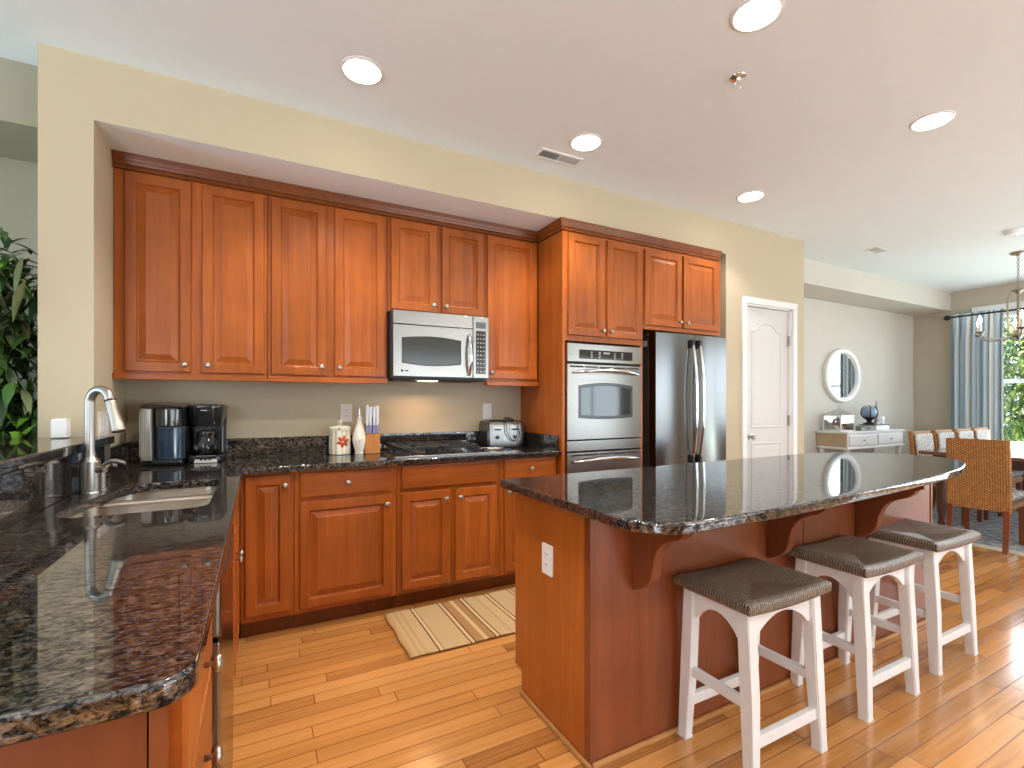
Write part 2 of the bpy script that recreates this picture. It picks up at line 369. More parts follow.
def rings_panel(x0, x1, z0, z1, prof, t=.02):
    """rectangular moulded panel facing -y; prof = (inset, y)"""
    bm = BM(); rs = []
    for ins, y in [(0, t)]+prof:
        rs.append([bm.verts.new(p) for p in ((x0+ins, y, z0+ins), (x1-ins, y, z0+ins), (x1-ins, y, z1-ins), (x0+ins, y, z1-ins))])
    bm.faces.new(rs[0][::-1])
    for A, B in zip(rs, rs[1:]):
        for i in range(4): bm.faces.new((A[i], A[(i+1) % 4], B[(i+1) % 4], B[i]))
    bm.faces.new(rs[-1]); return bm
RAISED = [(0, .005), (.003, .001), (.007, 0), (.046, 0), (.049, .0015), (.053, .0095), (.056, .0125), (.06, .0125), (.063, .0115), (.088, .003), (.09, .001), (.094, .001)]
SLAB = [(0, .006), (.003, .002), (.01, 0)]
KNOB_PROF = [(.0055, 0), (.0045, .012), (.0065, .0145), (.0145, .0175), (.0155, .021), (.0125, .0255), (.006, .0278), (0, .0283)]
_kb = lathe(BM(), KNOB_PROF, 16); bmesh.ops.rotate(_kb, verts=_kb.verts, cent=(0, 0, 0), matrix=Matrix.Rotation(PI/2, 3, 'X'))
bmesh.ops.recalc_face_normals(_kb, faces=_kb.faces)
KNOB = bpy.data.meshes.new('knob'); _kb.to_mesh(KNOB); _kb.free(); KNOB.materials.append(M_NI)
for p in KNOB.polygons: p.use_smooth = True
def knob(parent, x, z):
    o = bpy.data.objects.new('knob', KNOB); COL.objects.link(o); o.parent = parent; o.location = (x, 0, z); return o
def door(parent, x0, x1, z0, z1, yface, k=None, name='door', prof=RAISED, mat=None):
    cx, cz = (x0+x1)/2, (z0+z1)/2
    d = finish(name, rings_panel(x0-cx, x1-cx, z0-cz, z1-cz, prof), mat or M_CH, parent, (cx, yface, cz), angle=20)
    if k: knob(d, k[0]-cx, k[1]-cz)
    return d

# ------------------------------------------------------------------ room shell
CE = 2.81
bm = BM(); box(bm, -6, 9, -4, 3.7, -.1, 0); struct(finish('floor', bm, M_FLOOR, smooth=False))
bm = BM(); box(bm, -6.1, 9.1, -4.1, 3.7, CE, CE+.15); struct(finish('ceiling', bm, M_CEIL, smooth=False))
bm = BM()                                                            # kitchen wall with its niche and the pantry block
box(bm, -.848, -.66, 2.80, 3.5, 0, CE); box(bm, -.66, 3.55, 2.80, 3.5, 2.525, CE)
box(bm, -.66, 3.55, 3.40, 3.5, 0, 2.525)
DX0, DX1, DZ = 3.80, 4.465, 2.125
box(bm, 3.55, DX0, 2.80, 3.585, 0, CE); box(bm, DX1, 4.659, 2.80, 3.585, 0, CE)
box(bm, DX0, DX1, 2.80, 3.585, DZ, CE); box(bm, DX0, DX1, 2.88, 3.585, 0, DZ)
for f_ in bm.faces:
    if abs(f_.calc_center_median().z-2.525) < .001: f_.material_index = 1  # niche underside painted whiter, standing in for light bounced off the counters
struct(finish('wall_kitchen', bm, [M_WALL, M_CEIL], smooth=False))
bm = BM(); box(bm, 4.659, 8.7, 3.585, 3.7, 0, 2.547); box(bm, 4.659, 8.7, 3.144, 3.7, 2.547, CE)
struct(finish('wall_dining', bm, M_WALLD, smooth=False))
WY0, WY1, WZ0, WZ1 = .95, 2.82, .62, 2.44                             # dining window opening
bm = BM()
box(bm, 8.7, 8.85, -4, -1.45, 0, CE); box(bm, 8.7, 8.85, .55, WY0, 0, CE); box(bm, 8.7, 8.85, -1.45, .55, 0, .08); box(bm, 8.7, 8.85, -1.45, .55, 2.4, CE); box(bm, 8.7, 8.85, WY1, 3.7, 0, CE); box(bm, 8.7, 8.85, WY0, WY1, 0, WZ0); box(bm, 8.7, 8.85, WY0, WY1, WZ1, CE)
struct(finish('wall_east', bm, M_WALLT, smooth=False))
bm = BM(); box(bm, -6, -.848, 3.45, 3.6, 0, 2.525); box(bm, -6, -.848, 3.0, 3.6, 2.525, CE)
struct(finish('wall_north', bm, simple('north_wall_shade_tone', (.33, .315, .235), .85, bump=.05, bscale=300), smooth=False))  # wall colour darkened in place of the shade in this room
bm = BM(); LY0, LY1 = .6, 2.6
box(bm, -6.1, -6, -4, LY0, 0, CE); box(bm, -6.1, -6, LY1, 3.6, 0, CE); box(bm, -6.1, -6, LY0, LY1, 0, .15); box(bm, -6.1, -6, LY0, LY1, 2.3, CE)
struct(finish('wall_west', bm, M_WALLT, smooth=False))
bm = BM(); xs = [-6, -4.5, -1.9, 2.2, 5.8, 6.3, 8.1, 8.7]; zr = {1: (.3, 2.4), 3: (.05, 2.3), 5: (.65, 2.35)}
for i in range(7):
    if i in zr:
        box(bm, xs[i], xs[i+1], -4.1, -4, 0, zr[i][0]); box(bm, xs[i], xs[i+1], -4.1, -4, zr[i][1], CE)
    else: box(bm, xs[i], xs[i+1], -4.1, -4, 0, CE)
struct(finish('wall_south', bm, M_WALLT, smooth=False))
bm = BM(); box(bm, -.95, -.62, .35, 2.80, 0, 1.06); struct(finish('wall_bar', bm, M_WALL, smooth=False))
# offscreen window frames
def win_frame(name, x0, x1, y0, y1, z0, z1, axis, bars=1):
    bm = BM(); t = .05
    if axis == 'y':
        for a, b in ((x0, x0+t), (x1-t, x1)): box(bm, a, b, y0, y1, z0, z1, .004)
        for a, b in ((z0, z0+t), (z1-t, z1)): box(bm, x0+t, x1-t, y0, y1, a, b, .004)
        for k in range(bars): c = x0+(x1-x0)*(k+1)/(bars+1); box(bm, c-.02, c+.02, y0, y1, z0+t, z1-t, .004)
    else:
        for a, b in ((y0, y0+t), (y1-t, y1)): box(bm, x0, x1, a, b, z0, z1, .004)
        for a, b in ((z0, z0+t), (z1-t, z1)): box(bm, x0, x1, y0+t, y1-t, a, b, .004)
        zc = (z0+z1)/2; box(bm, x0+.002, x1-.002, y0+t, y1-t, zc-.025, zc+.025, .004)
        for k in range(bars): c = y0+(y1-y0)*(k+1)/(bars+1); box(bm, x0, x1, c-.025, c+.025, z0+t, z1-t, .004)
    return struct(finish(name, bm, M_WHITE))
win_frame('window_2', -4.5, -1.9, -3.97, -3.93, .3, 2.4, 'y', 2)
win_frame('window_3', 2.2, 5.8, -3.97, -3.93, .05, 2.3, 'y', 2)
win_frame('window_4', 6.3, 8.1, -3.97, -3.93, .65, 2.35, 'y', 1)
win_frame('window_5', -5.97, -5.93, LY0, LY1, .15, 2.3, 'x', 1)
win_frame('window_6', 8.66, 8.7, -1.45, .55, .08, 2.4, 'x', 1)
# dining window with casing, sash and pane
w1 = win_frame('window_1', 8.76, 8.81, WY0, WY1, WZ0, WZ1, 'x', 1)
bm = BM(); box(bm, 8.782, 8.787, WY0+.05, WY1-.05, WZ0+.05, WZ1-.05); finish('pane', bm, M_PANE, w1)
bm = BM()
box(bm, 8.675, 8.7, WY0-.09, WY0, WZ0+.0005, WZ1-.0005, .005); box(bm, 8.675, 8.7, WY1, WY1+.09, WZ0+.0005, WZ1-.0005, .005)
box(bm, 8.672, 8.7, WY0-.09, WY1+.09, WZ1, WZ1+.11, .005); box(bm, 8.64, 8.76, WY0-.1, WY1+.1, WZ0-.03, WZ0, .006)
struct(finish('trim_1', bm, M_WHITE))
# baseboards
bm = BM(); box(bm, 4.66, 8.69, 3.57, 3.585, 0, .13, .004); struct(finish('baseboard_dining', bm, M_WHITE))
bm = BM(); box(bm, 8.685, 8.7, -3.9, 3.56, 0, .13, .004); struct(finish('baseboard_east', bm, M_WHITE))
bm = BM(); box(bm, 3.56, 3.75, 2.786, 2.80, 0, .13, .004); struct(finish('baseboard_kitchen', bm, M_WHITE))

# pantry door: casing + arched two-panel slab
bm = BM()
def casing(bm, x0, x1, z1, wd=.058):
    for a, b in ((x0-wd, x0), (x1, x1+wd)): box(bm, a, b, 2.778, 2.80, 0, z1, .003)
    box(bm, x0-wd, x1+wd, 2.776, 2.80, z1+.0002, z1+wd, .004)
    for a, b in ((x0, x0+.012), (x1-.012, x1)): box(bm, a, b, 2.80, 2.88, 0, z1)
    box(bm, x0, x1, 2.80, 2.88, z1-.012, z1)
casing(bm, DX0, DX1, DZ); struct(finish('trim_2', bm, M_WHITE))
PX0, PX1, PZ0, PZ1 = DX0+.016, DX1-.016, .01, DZ-.016
def arch(x0, x1, z0, z1, rise, n=16):
    pts = [(x0, z0), (x1, z0)]
    for i in range(n+1):
        t = i/n; x = x1+(x0-x1)*t; s = math.sin(PI*t); pts.append((x, z1+rise*(s*s*(3-2*s))**2))
    return pts
d1 = BM()
box(d1, PX0, PX1, 2.828, 2.86, PZ0, PZ1, .002)
d1 = struct(finish('door_1', d1, M_DOORP, smooth=False))
def arch_panel(parent, x0, x1, z0, z1, rise):
    bm = BM(); rs = []
    for ins, y in ((-.004, 2.8285), (.0, 2.822), (.008, 2.821), (.016, 2.8275), (.03, 2.8275), (.05, 2.823)):
        n = [bm.verts.new((p[0], y, p[1])) for p in arch(x0+ins, x1-ins, z0+ins, z1-ins, rise)]; rs.append(n)
    for A, B in zip(rs, rs[1:]):
        for i in range(len(A)): j = (i+1) % len(A); bm.faces.new((A[i], A[j], B[j], B[i]))
    bm.faces.new(rs[-1]); finish('raised_panel', bm, M_DOORP, parent, angle=25)
arch_panel(d1, PX0+.105, PX1-.105, 1.02, 1.9, .075)
arch_panel(d1, PX0+.105, PX1-.105, .22, .88, 0)
bm = lathe(BM(), [(.028, 0), (.028, .006), (.012, .01), (.010, .035), (.024, .045), (.028, .058), (.022, .07), (0, .074)], 20)
bmesh.ops.rotate(bm, verts=bm.verts, cent=(0, 0, 0), matrix=Matrix.Rotation(PI/2, 3, 'X'))
finish('knob', bm, M_NI, d1, (PX0+.06, 2.828, .945))
for z in (1.83, 1.08, .25):
    bm = BM(); box(bm, -.011, .011, -.02, 0, -.048, .048, .004); finish('hinge', bm, M_NI, d1, (PX1+.002, 2.824, z))

# ------------------------------------------------------------------ ceiling fittings
LIGHTS = [((1.765, 1.25), 'round recessed ceiling light above the near bar stool'), ((.43, 2.33), 'round recessed ceiling light over the aisle, first from the sink'),
          ((1.735, 2.345), 'round recessed ceiling light beside the long ceiling vent'), ((3.3, 1.275), 'round recessed ceiling light above the far bar stool'),
          ((3.29, 2.38), 'round recessed ceiling light in front of the refrigerator')]
l0 = thing('recessed_light', LIGHTS[0][1], 'ceiling light', (*LIGHTS[0][0], CE), group='recessed ceiling lights')
bm = lathe(BM(), [(.098, 0), (.098, -.003), (.09, -.007), (.078, -.006), (.074, -.001), (.074, 0)], 32); finish('trim_ring', bm, M_WHITE, l0)
bm = lathe(BM(), [(.084, -.006), (.083, -.0085), (.03, -.011), (0, -.0115)], 32); finish('lens', bm, M_LED, l0)
for (x, y), lab in LIGHTS[1:]: dup(l0, (x, y, CE), lab)
for x, y in [p for p, _ in LIGHTS]+[(.2, 1.25), (1.75, -.9), (3.3, -.9), (-1.6, 0)]:  # the extra positions are unseen spots without fittings, added for light
    light('downlight', 'SPOT', (x, y, CE-.012), DOWN_E*(.45 if (x, y) == (3.29, 2.38) else 1), DOWN_C, spot_size=math.radians(124), spot_blend=.5, shadow_soft_size=.05)
def vent(name, label, loc, sx, sy, nslat):
    v = thing(name, label, 'vent', loc)
    bm = BM(); t = .018
    box(bm, -sx/2, sx/2, -sy/2, -sy/2+t, -.008, 0, .002); box(bm, -sx/2, sx/2, sy/2-t, sy/2, -.008, 0, .002)
    box(bm, -sx/2, -sx/2+t, -sy/2+t, sy/2-t, -.008, 0, .002); box(bm, sx/2-t, sx/2, -sy/2+t, sy/2-t, -.008, 0, .002); box(bm, -.006, .006, -sy/2+t, sy/2-t, -.008, 0)
    finish('frame', bm, M_WHITE, v)
    bm = BM(); box(bm, -sx/2+t, sx/2-t, -sy/2+t, sy/2-t, -.0016, -.0006); finish('duct_backing', bm, M_BLKM, v)
    bm = BM()
    for side, tilt in ((-1, .9), (1, -.9)):
        for i in range(nslat):
            xc = side*(.012+(sx/2-t-.02)*(i+.5)/nslat); h = .0032
            b0 = BM(); box(b0, -.0009, .0009, -sy/2+t, sy/2-t, -h, h); bmesh.ops.rotate(b0, verts=b0.verts, cent=(0, 0, 0), matrix=Matrix.Rotation(tilt, 3, 'Y')); bmesh.ops.translate(b0, verts=b0.verts, vec=(xc, 0, -.0048))
            me = bpy.data.meshes.new('x'); b0.to_mesh(me); b0.free(); bm.from_mesh(me); bpy.data.meshes.remove(me)
    finish('louver_slats', bm, M_WHITE, v, smooth=False)
vent('ceiling_vent', 'long white louvered vent in the ceiling by the kitchen wall', (1.69, 2.57, CE), .31, .11, 8)
vent('ceiling_vent', 'small white louvered vent in the ceiling by the dining room', (5.6, 2.62, CE), .22, .13, 7)
s = thing('fire_sprinkler', 'small chrome fire sprinkler head on the white ceiling', 'sprinkler', (2.033, 1.537, CE))
finish('escutcheon', lathe(BM(), [(.036, 0), (.034, -.004), (.016, -.008), (0, -.008)], 24), M_CHROME, s)
finish('stem', lathe(BM(), [(.009, -.006), (.009, -.022), (.004, -.024), (.003, -.05), (.006, -.051)], 14), M_CHROME, s)
bm = BM(); tube(bm, [(-.008, 0, -.02), (-.017, 0, -.032), (-.008, 0, -.05)], .0025, 8); tube(bm, [(.008, 0, -.02), (.017, 0, -.032), (.008, 0, -.05)], .0025, 8); finish('yoke_frame', bm, M_CHROME, s)
finish('deflector', lathe(BM(), [(.019, -.05), (.019, -.0525), (0, -.053)], 20), M_CHROME, s)
s = thing('smoke_detector', 'round white smoke detector on the dining room ceiling', 'smoke detector', (6.08, 1.75, CE))
finish('housing', lathe(BM(), [(.065, 0), (.065, -.012), (.055, -.03), (.03, -.036), (0, -.036)], 28), M_WHITE, s)
finish('test_button', lathe(BM(), [(.01, -.035), (.01, -.039), (0, -.04)], 14, .03), M_GREYP, s)

# ------------------------------------------------------------------ upper cabinets
UF, UD = 3.125, 3.105
def upper(name, label, x0, x1, z0, doors, rail=True, stile=None):
    c = thing(name, label, 'cabinet', (x0, 0, z0), group=None)
    bm = BM(); box(bm, 0, x1-x0, UF, 3.398, 0, 2.45-z0, .0015); finish('cabinet_body', bm, M_CH, c)
    if rail:
        bm = BM(); box(bm, 0, x1-x0, 3.098, UF+.012, -.033, -.001, .003); finish('light_rail', bm, M_CHH, c)
    for a, b, za, zb, k in doors:
        door(c, a-x0, b-x0, za-z0, zb-z0, UD, (k[0]-x0, k[1]-z0) if k else None)
    return c
upper('wall_cabinet', 'cherry wall cabinet with two doors hung above the coffee makers', -.658, .043, 1.402, [(-.612, -.325, 1.412, 2.438, (-.352, 1.452)), (-.274, .026, 1.412, 2.438, (-.247, 1.452))])
upper('wall_cabinet', 'cherry wall cabinet with two tall doors touching the microwave side', .046, .733, 1.402, [(.064, .362, 1.412, 2.438, (.335, 1.462)), (.411, .716, 1.412, 2.438, (.438, 1.462))])
upper('wall_cabinet', 'short cherry wall cabinet with two doors directly over the microwave', .736, 1.425, 1.842, [(.755, 1.062, 1.855, 2.438, (1.036, 1.9)), (1.1, 1.412, 1.855, 2.438, (1.126, 1.9))], rail=False)
upper('wall_cabinet', 'single-door cherry wall cabinet between microwave and tall oven cabinet', 1.428, 1.858, 1.402, [(1.441, 1.848, 1.42, 2.438, (1.468, 1.462))])
def crown(bm, pts, prof):
    """sweep (outward, z) profile along a polyline in plan, mitred"""
    rs = []
    for i, p in enumerate(pts):
        p = Vector((*p, 0)); d0 = (p-Vector((*pts[i-1], 0))).normalized() if i else None
        d1_ = (Vector((*pts[i+1], 0))-p).normalized() if i < len(pts)-1 else None
        d0 = d0 or d1_; d1_ = d1_ or d0
        n0 = Vector((d0.y, -d0.x, 0)); n1 = Vector((d1_.y, -d1_.x, 0)); n = (n0+n1); n = n/max(.3, n.dot(n0))
        rs.append([bm.verts.new((p.x+n.x*o, p.y+n.y*o, z)) for o, z in prof])
    for A, B in zip(rs, rs[1:]):
        for i in range(len(prof)-1): bm.faces.new((A[i], B[i], B[i+1], A[i+1]))
        bm.faces.new((A[-1], B[-1], B[0], A[0]))
    bm.faces.new(rs[0]); bm.faces.new(rs[-1][::-1])
CP = [(-.005, 2.45), (.012, 2.45), (.012, 2.465), (.02, 2.472), (.024, 2.488), (.034, 2.502), (.038, 2.523), (-.005, 2.523)]
bm = BM(); crown(bm, [(-.658, 3.12), (1.838, 3.12)], CP)
tag(finish('crown_molding', bm, M_CHD, angle=25), 'shade-darkened cherry crown molding along the tops of the wall cabinets', 'molding')
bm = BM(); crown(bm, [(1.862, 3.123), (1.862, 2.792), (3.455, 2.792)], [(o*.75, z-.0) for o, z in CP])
tag(finish('crown_molding', bm, M_CHD, angle=25), 'shade-darkened cherry crown molding on top of the oven and refrigerator cabinets', 'molding')

# ------------------------------------------------------------------ tall cabinets, ovens, refrigerator
TF, TD = 2.795, 2.775
c = thing('oven_cabinet', 'tall cherry cabinet housing the two steel wall ovens', 'cabinet')
bm = BM()
box(bm, 1.866, 1.889, TF, 3.398, .1, 2.448); box(bm, 2.572, 2.6, TF, 3.398, .1, 2.448); box(bm, 1.889, 2.572, TF, 3.398, 1.683, 2.448); box(bm, 1.889, 2.572, TF, 3.398, .1, .27); box(bm, 1.889, 2.572, 3.37, 3.398, .27, 1.683)
finish('cabinet_body', bm, M_CH, c, smooth=False)
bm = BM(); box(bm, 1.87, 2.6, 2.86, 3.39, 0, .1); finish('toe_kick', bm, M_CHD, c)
door(c, 1.908, 2.226, 1.722, 2.432, TD, (2.2, 1.765)); door(c, 2.25, 2.586, 1.722, 2.432, TD, (2.276, 1.765))
c = thing('refrigerator_cabinet', 'cherry cabinet with two doors bridging over the refrigerator', 'cabinet')
bm = BM(); box(bm, 2.602, 3.45, TF, 3.398, 1.828, 2.448); finish('cabinet_body', bm, M_CH, c, smooth=False)
bm = BM(); box(bm, 3.452, 3.475, TF, 3.398, 1.828, 2.448, .001); finish('side_filler', bm, M_CH, c)
bm = BM(); box(bm, 2.602, 3.45, TF-.012, TF+.01, 1.81, 1.8275, .003); finish('light_rail', bm, M_CHH, c)
door(c, 2.612, 3.0, 1.845, 2.425, TD, (2.972, 1.888)); door(c, 3.022, 3.425, 1.845, 2.425, TD, (3.05, 1.888))

def wall_oven(name, label, z0, z1, panel):
    o = thing(name, label, 'oven', (0, 0, 0)); x0, x1, yf = 1.893, 2.568, 2.772
    bm = BM(); box(bm, x0+.01, x1-.01, 2.805, 3.33, z0+.005, z1-.005); finish('oven_body', bm, M_BLKM, o)
    dz1 = z1
    if panel:
        dz1 = z1-.145
        bm = BM(); box(bm, x0, x1, yf, 2.803, z1-.13, z1, .004); cp = finish('control_panel', bm, M_SS, o)
        bm = plate([rrect(1.992, 2.478, z1-.106, z1-.042, .006)], .003, .001, T(0, yf+.001, 0) @ XZ); finish('display_glass', bm, M_BGL, cp)
        kp_ = M_GREYP
        for i in range(5):
            for j in range(3):
                if i != 2: bm = BM(); box(bm, 2.09+i*.07, 2.107+i*.07, yf-.0033, yf-.0028, z1-.096+j*.017, z1-.089+j*.017); finish('touch_key', bm, kp_, cp, smooth=False)
        bm = BM(); box(bm, 2.205, 2.262, yf-.0033, yf-.0028, z1-.066, z1-.054); finish('clock_readout', bm, kp_, cp, smooth=False)
        bm = lathe(BM(), [(.007, 0), (.007, .001), (0, .001)], 14); bmesh.ops.rotate(bm, verts=bm.verts, cent=(0, 0, 0), matrix=Matrix.Rotation(PI/2, 3, 'X')); finish('badge', bm, M_GREYP, cp, (1.927, yf, z1-.085))
    bm = BM(); box(bm, x0, x1, yf, 2.803, z0, dz1, .004); dr = finish('oven_door', bm, M_SS, o)
    h = dz1-z0; zb = z0+h*.288; zt = zb+h*.43
    def win(ins): 
        a, b, lo, hi = 1.987+ins, 2.478-ins, zb+ins, zt-ins; n = 14; pts = [(a, lo)]+[(a+(b-a)*t/n, lo-.01*math.sin(PI*t/n)) for t in range(1, n)]+[(b, lo)]
        return pts+[(b, hi)]+[(b+(a-b)*t/n, hi+.022*math.sin(PI*t/n)) for t in range(1, n)]+[(a, hi)]
    finish('window_frame', plate([win(0), win(.022)], .004, .001, T(0, yf+.001, 0) @ XZ), M_BLK, dr)
    finish('window_glass', plate([win(.02)], .002, 0, T(0, yf+.001, 0) @ XZ), M_GLASSD, dr)
    bm = BM()
    for k in range(5): a = x0+.022+k*.1275; box(bm, a, a+.115, yf-.0012, yf+.002, dz1-.024, dz1-.013)
    finish('vent_slots', bm, M_BLKM, dr, smooth=False)
    n = 20; pts = []; 
    for i in range(n+1):
        t = i/n; s_ = math.sin(PI*t); pts.append((1.94+.585*t, yf-.012-.045*min(1, s_*1.6), dz1-.062+.02*s_))
    bm = BM(); tube(bm, pts, [.008+.006*math.sin(PI*i/n) for i in range(n+1)], 12); finish('handle', bm, M_CHROME, dr)
    return o
wall_oven('wall_oven', 'steel wall oven with black control display, upper of the two', .985, 1.665, True)
bm = BM(); box(bm, 1.893, 2.568, 2.776, 2.803, .905, .978, .003); 
trim_o = finish('oven_trim_strip', bm, M_SS)
tag(trim_o, 'plain horizontal steel trim strip between the two wall ovens', 'trim strip')
wall_oven('wall_oven', 'steel wall oven below the trim strip, half hidden by island top', .29, .895, False)

f = thing('refrigerator', 'steel french door refrigerator with two long curved handles', 'refrigerator')
bm = BM(); box(bm, 2.70, 3.485, 2.83, 3.36, .02, 1.775, .006); finish('fridge_body', bm, simple('fridge_side_grey', (.05, .045, .042), .4), f)
def bowed(x0, x1, z0, z1, yc, bow, xa, xb):
    """door whose front bows out over the whole width xa..xb"""
    n = 14; pts = []
    for i in range(n+1):
        x = x0+(x1-x0)*i/n; t = (x-xa)/(xb-xa); pts.append((x, yc-bow*math.sin(PI*t)))
    pts += [(x1, 2.825), (x0, 2.825)]
    return plate([pts], z1-z0, .004, T(0, 0, z0))
dl = finish('door', bowed(2.695, 3.088, .68, 1.792, 2.752, .022, 2.695, 3.49), M_SSV, f)
dr = finish('door', bowed(3.094, 3.49, .68, 1.792, 2.752, .022, 2.695, 3.49), M_SSV, f)
fz = finish('freezer_drawer', bowed(2.695, 3.49, .08, .672, 2.752, .022, 2.695, 3.49), M_SSV, f)
for par, hx, sgn in ((dl, 3.052, 1), (dr, 3.13, -1)):
    pts = []; n = 22
    for i in range(n+1):
        t = i/n; s_ = math.sin(PI*t)**.6; pts.append((hx, 2.722-.05*s_, .79+.94*t))
    bm = BM(); tube(bm, pts, .0115, 12); hd = finish('handle', bm, M_CHROME, par)
    for z in (.80, 1.715):
        bm = BM(); box(bm, hx-.014, hx+.014, 2.702, 2.735, z-.032, z+.032, .005); finish('handle_mount', bm, M_BLKM, hd)
pts = [(2.8+.6*i/16, 2.725-.05*math.sin(PI*i/16)**.6, .6) for i in range(17)]
bm = BM(); tube(bm, pts, .0115, 12); finish('handle', bm, M_CHROME, fz)
bm = BM(); box(bm, 2.7, 2.735, 2.795, 2.86, 1.777, 1.79, .003); finish('hinge_cover', bm, M_GREYP, f)
bm = BM(); box(bm, 2.6985, 2.7, 2.85, 2.9, 1.69, 1.735); finish('energy_sticker', bm, M_IVORY, f)
bm = BM(); box(bm, 2.72, 3.465, 2.86, 2.88, .0, .075); finish('grille', bm, M_BLKM, f)

# ------------------------------------------------------------------ microwave
m = thing('microwave', 'steel over-the-range microwave with dark window and curved handle', 'microwave')
x0, x1, yf, z0, z1 = .742, 1.412, 3.03, 1.408, 1.838
bm = BM(); box(bm, x0, x1, yf+.03, 3.395, z0, z1-.0, .002); finish('microwave_body', bm, simple('microwave_case', (.03, .03, .032), .35), m)
bm = BM(); box(bm, x0+.006, 1.292, yf, yf+.029, z1-.086, z1, .004); finish('vent_panel', bm, M_SS, m)
bm = BM(); box(bm, x0+.006, 1.292, yf, yf+.029, z0+.008, z1-.09, .004); dr = finish('microwave_door', bm, M_SS, m)
def mwin(ins):
    a, b, lo, hi = .803+ins, 1.207-ins, 1.502+ins, 1.664-ins; n = 14
    return [(a, lo)]+[(a+(b-a)*t/n, lo-.016*math.sin(PI*t/n)) for t in range(1, n)]+[(b, lo), (b, hi)]+[(b+(a-b)*t/n, hi+.016*math.sin(PI*t/n)) for t in range(1, n)]+[(a, hi)]
finish('window_frame', plate([mwin(0), mwin(.006)], .003, .001, T(0, yf+.001, 0) @ XZ), M_BLK, dr)
finish('window_glass', plate([mwin(.005)], .002, 0, T(0, yf+.001, 0) @ XZ), simple('microwave_glass', (.035, .037, .034), .12, ior=1.6), dr)
pts = [(1.262, yf-.004-.04*math.sin(PI*i/18)**.7, 1.435+.27*i/18) for i in range(19)]
bm = BM(); tube(bm, pts, .011, 12); finish('handle', bm, M_CHROME, dr)
bm = lathe(BM(), [(.008, 0), (.008, .001), (0, .001)], 14); bmesh.ops.rotate(bm, verts=bm.verts, cent=(0, 0, 0), matrix=Matrix.Rotation(PI/2, 3, 'X')); finish('badge', bm, M_BLKM, dr, (.805, yf, 1.452))
bm = BM(); box(bm, .822, .845, yf-.0008, yf+.001, 1.449, 1.456); finish('logo_strip', bm, M_BLKM, dr)
bm = BM(); box(bm, 1.295, x1, yf, yf+.029, z0+.008, z1, .004); cp = finish('control_panel', bm, M_SS, m)
bm = BM(); box(bm, 1.315, 1.388, yf-.0015, yf+.002, 1.758, 1.8, .001); finish('display', bm, M_BGL, cp)
bm = BM(); box(bm, 1.315, 1.388, yf-.0015, yf+.002, 1.445, 1.74, .001); kp = finish('keypad', bm, M_BLK, cp)
bm = BM()
for i in range(3):
    for j in range(10): box(bm, 1.324+i*.022, 1.334+i*.022, yf-.0024, yf-.001, 1.458+j*.028, 1.464+j*.028)
finish('key_markings', bm, simple('key_print', (.5, .5, .42), .5), kp, smooth=False)
bm = BM(); box(bm, x0+.02, x1-.02, yf+.02, 3.36, z0-.012, z0-.0005, .004); bp = finish('base_grille', bm, M_BLKM, m)
bm = plate([rrect(.93, 1.06, yf+.03, yf+.11, .02)], .006, .001, T(0, 0, z0-.0195)); finish('task_light', bm, simple('task_light_lens', (.8, .75, .65), .4, emis=(1, .85, .6), estr=1.2), bp)
light('microwave_task_light', 'AREA', (1.0, yf+.16, z0-.03), 1.6, (1, .62, .35), (math.radians(-18), 0, 0), shape='RECTANGLE', size=.12, size_y=.08)

# ------------------------------------------------------------------ base cabinets, back run
BF, BD = 2.857, 2.836
def base(name, label, x0, x1, fronts):
    c = thing(name, label, 'cabinet', (x0, 0, 0))
    bm = BM(); box(bm, 0, x1-x0, BF, 3.37, .1, .88, .0015); finish('cabinet_body', bm, M_CH, c)
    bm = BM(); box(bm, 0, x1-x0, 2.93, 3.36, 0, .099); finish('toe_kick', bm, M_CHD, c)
    for kind, a, b, za, zb, k in fronts:
        door(c, a-x0, b-x0, za, zb, BD, (k[0]-x0, k[1]) if k else None, name=kind, prof=RAISED if kind == 'door' else SLAB, mat=M_CH if kind == 'door' else M_CHH)
    return c
base('base_cabinet', 'narrow cherry base cabinet with one full height door in the corner', -.085, .167, [('door', -.064, .147, .135, .862, (.122, .808))])
base('base_cabinet', 'wide cherry base cabinet with a knobbed drawer over one broad door', .17, .722, [('drawer', .196, .693, .731, .864, (.445, .798)), ('door', .196, .693, .127, .706, (.664, .655))])
base('base_cabinet', 'cherry base cabinet under cooktop with plain false front and two doors', .725, 1.41, [('false_front', .753, 1.381, .731, .872, None), ('door', .753, 1.055, .127, .706, (1.028, .655)), ('door', 1.094, 1.381, .127, .706, (1.12, .655))])
base('base_cabinet', 'cherry base cabinet with drawer wedged against the tall oven cabinet', 1.413, 1.86, [('drawer', 1.439, 1.84, .731, .872, (1.638, .802)), ('door', 1.439, 1.84, .127, .706, (1.465, .655))])

# ------------------------------------------------------------------ peninsula
def pen(name, label, cat, y0, y1):          # local x runs along +Y, local -y faces +X (into the aisle)
    return thing(name, label, cat, (-.085, y0, 0), PI/2)
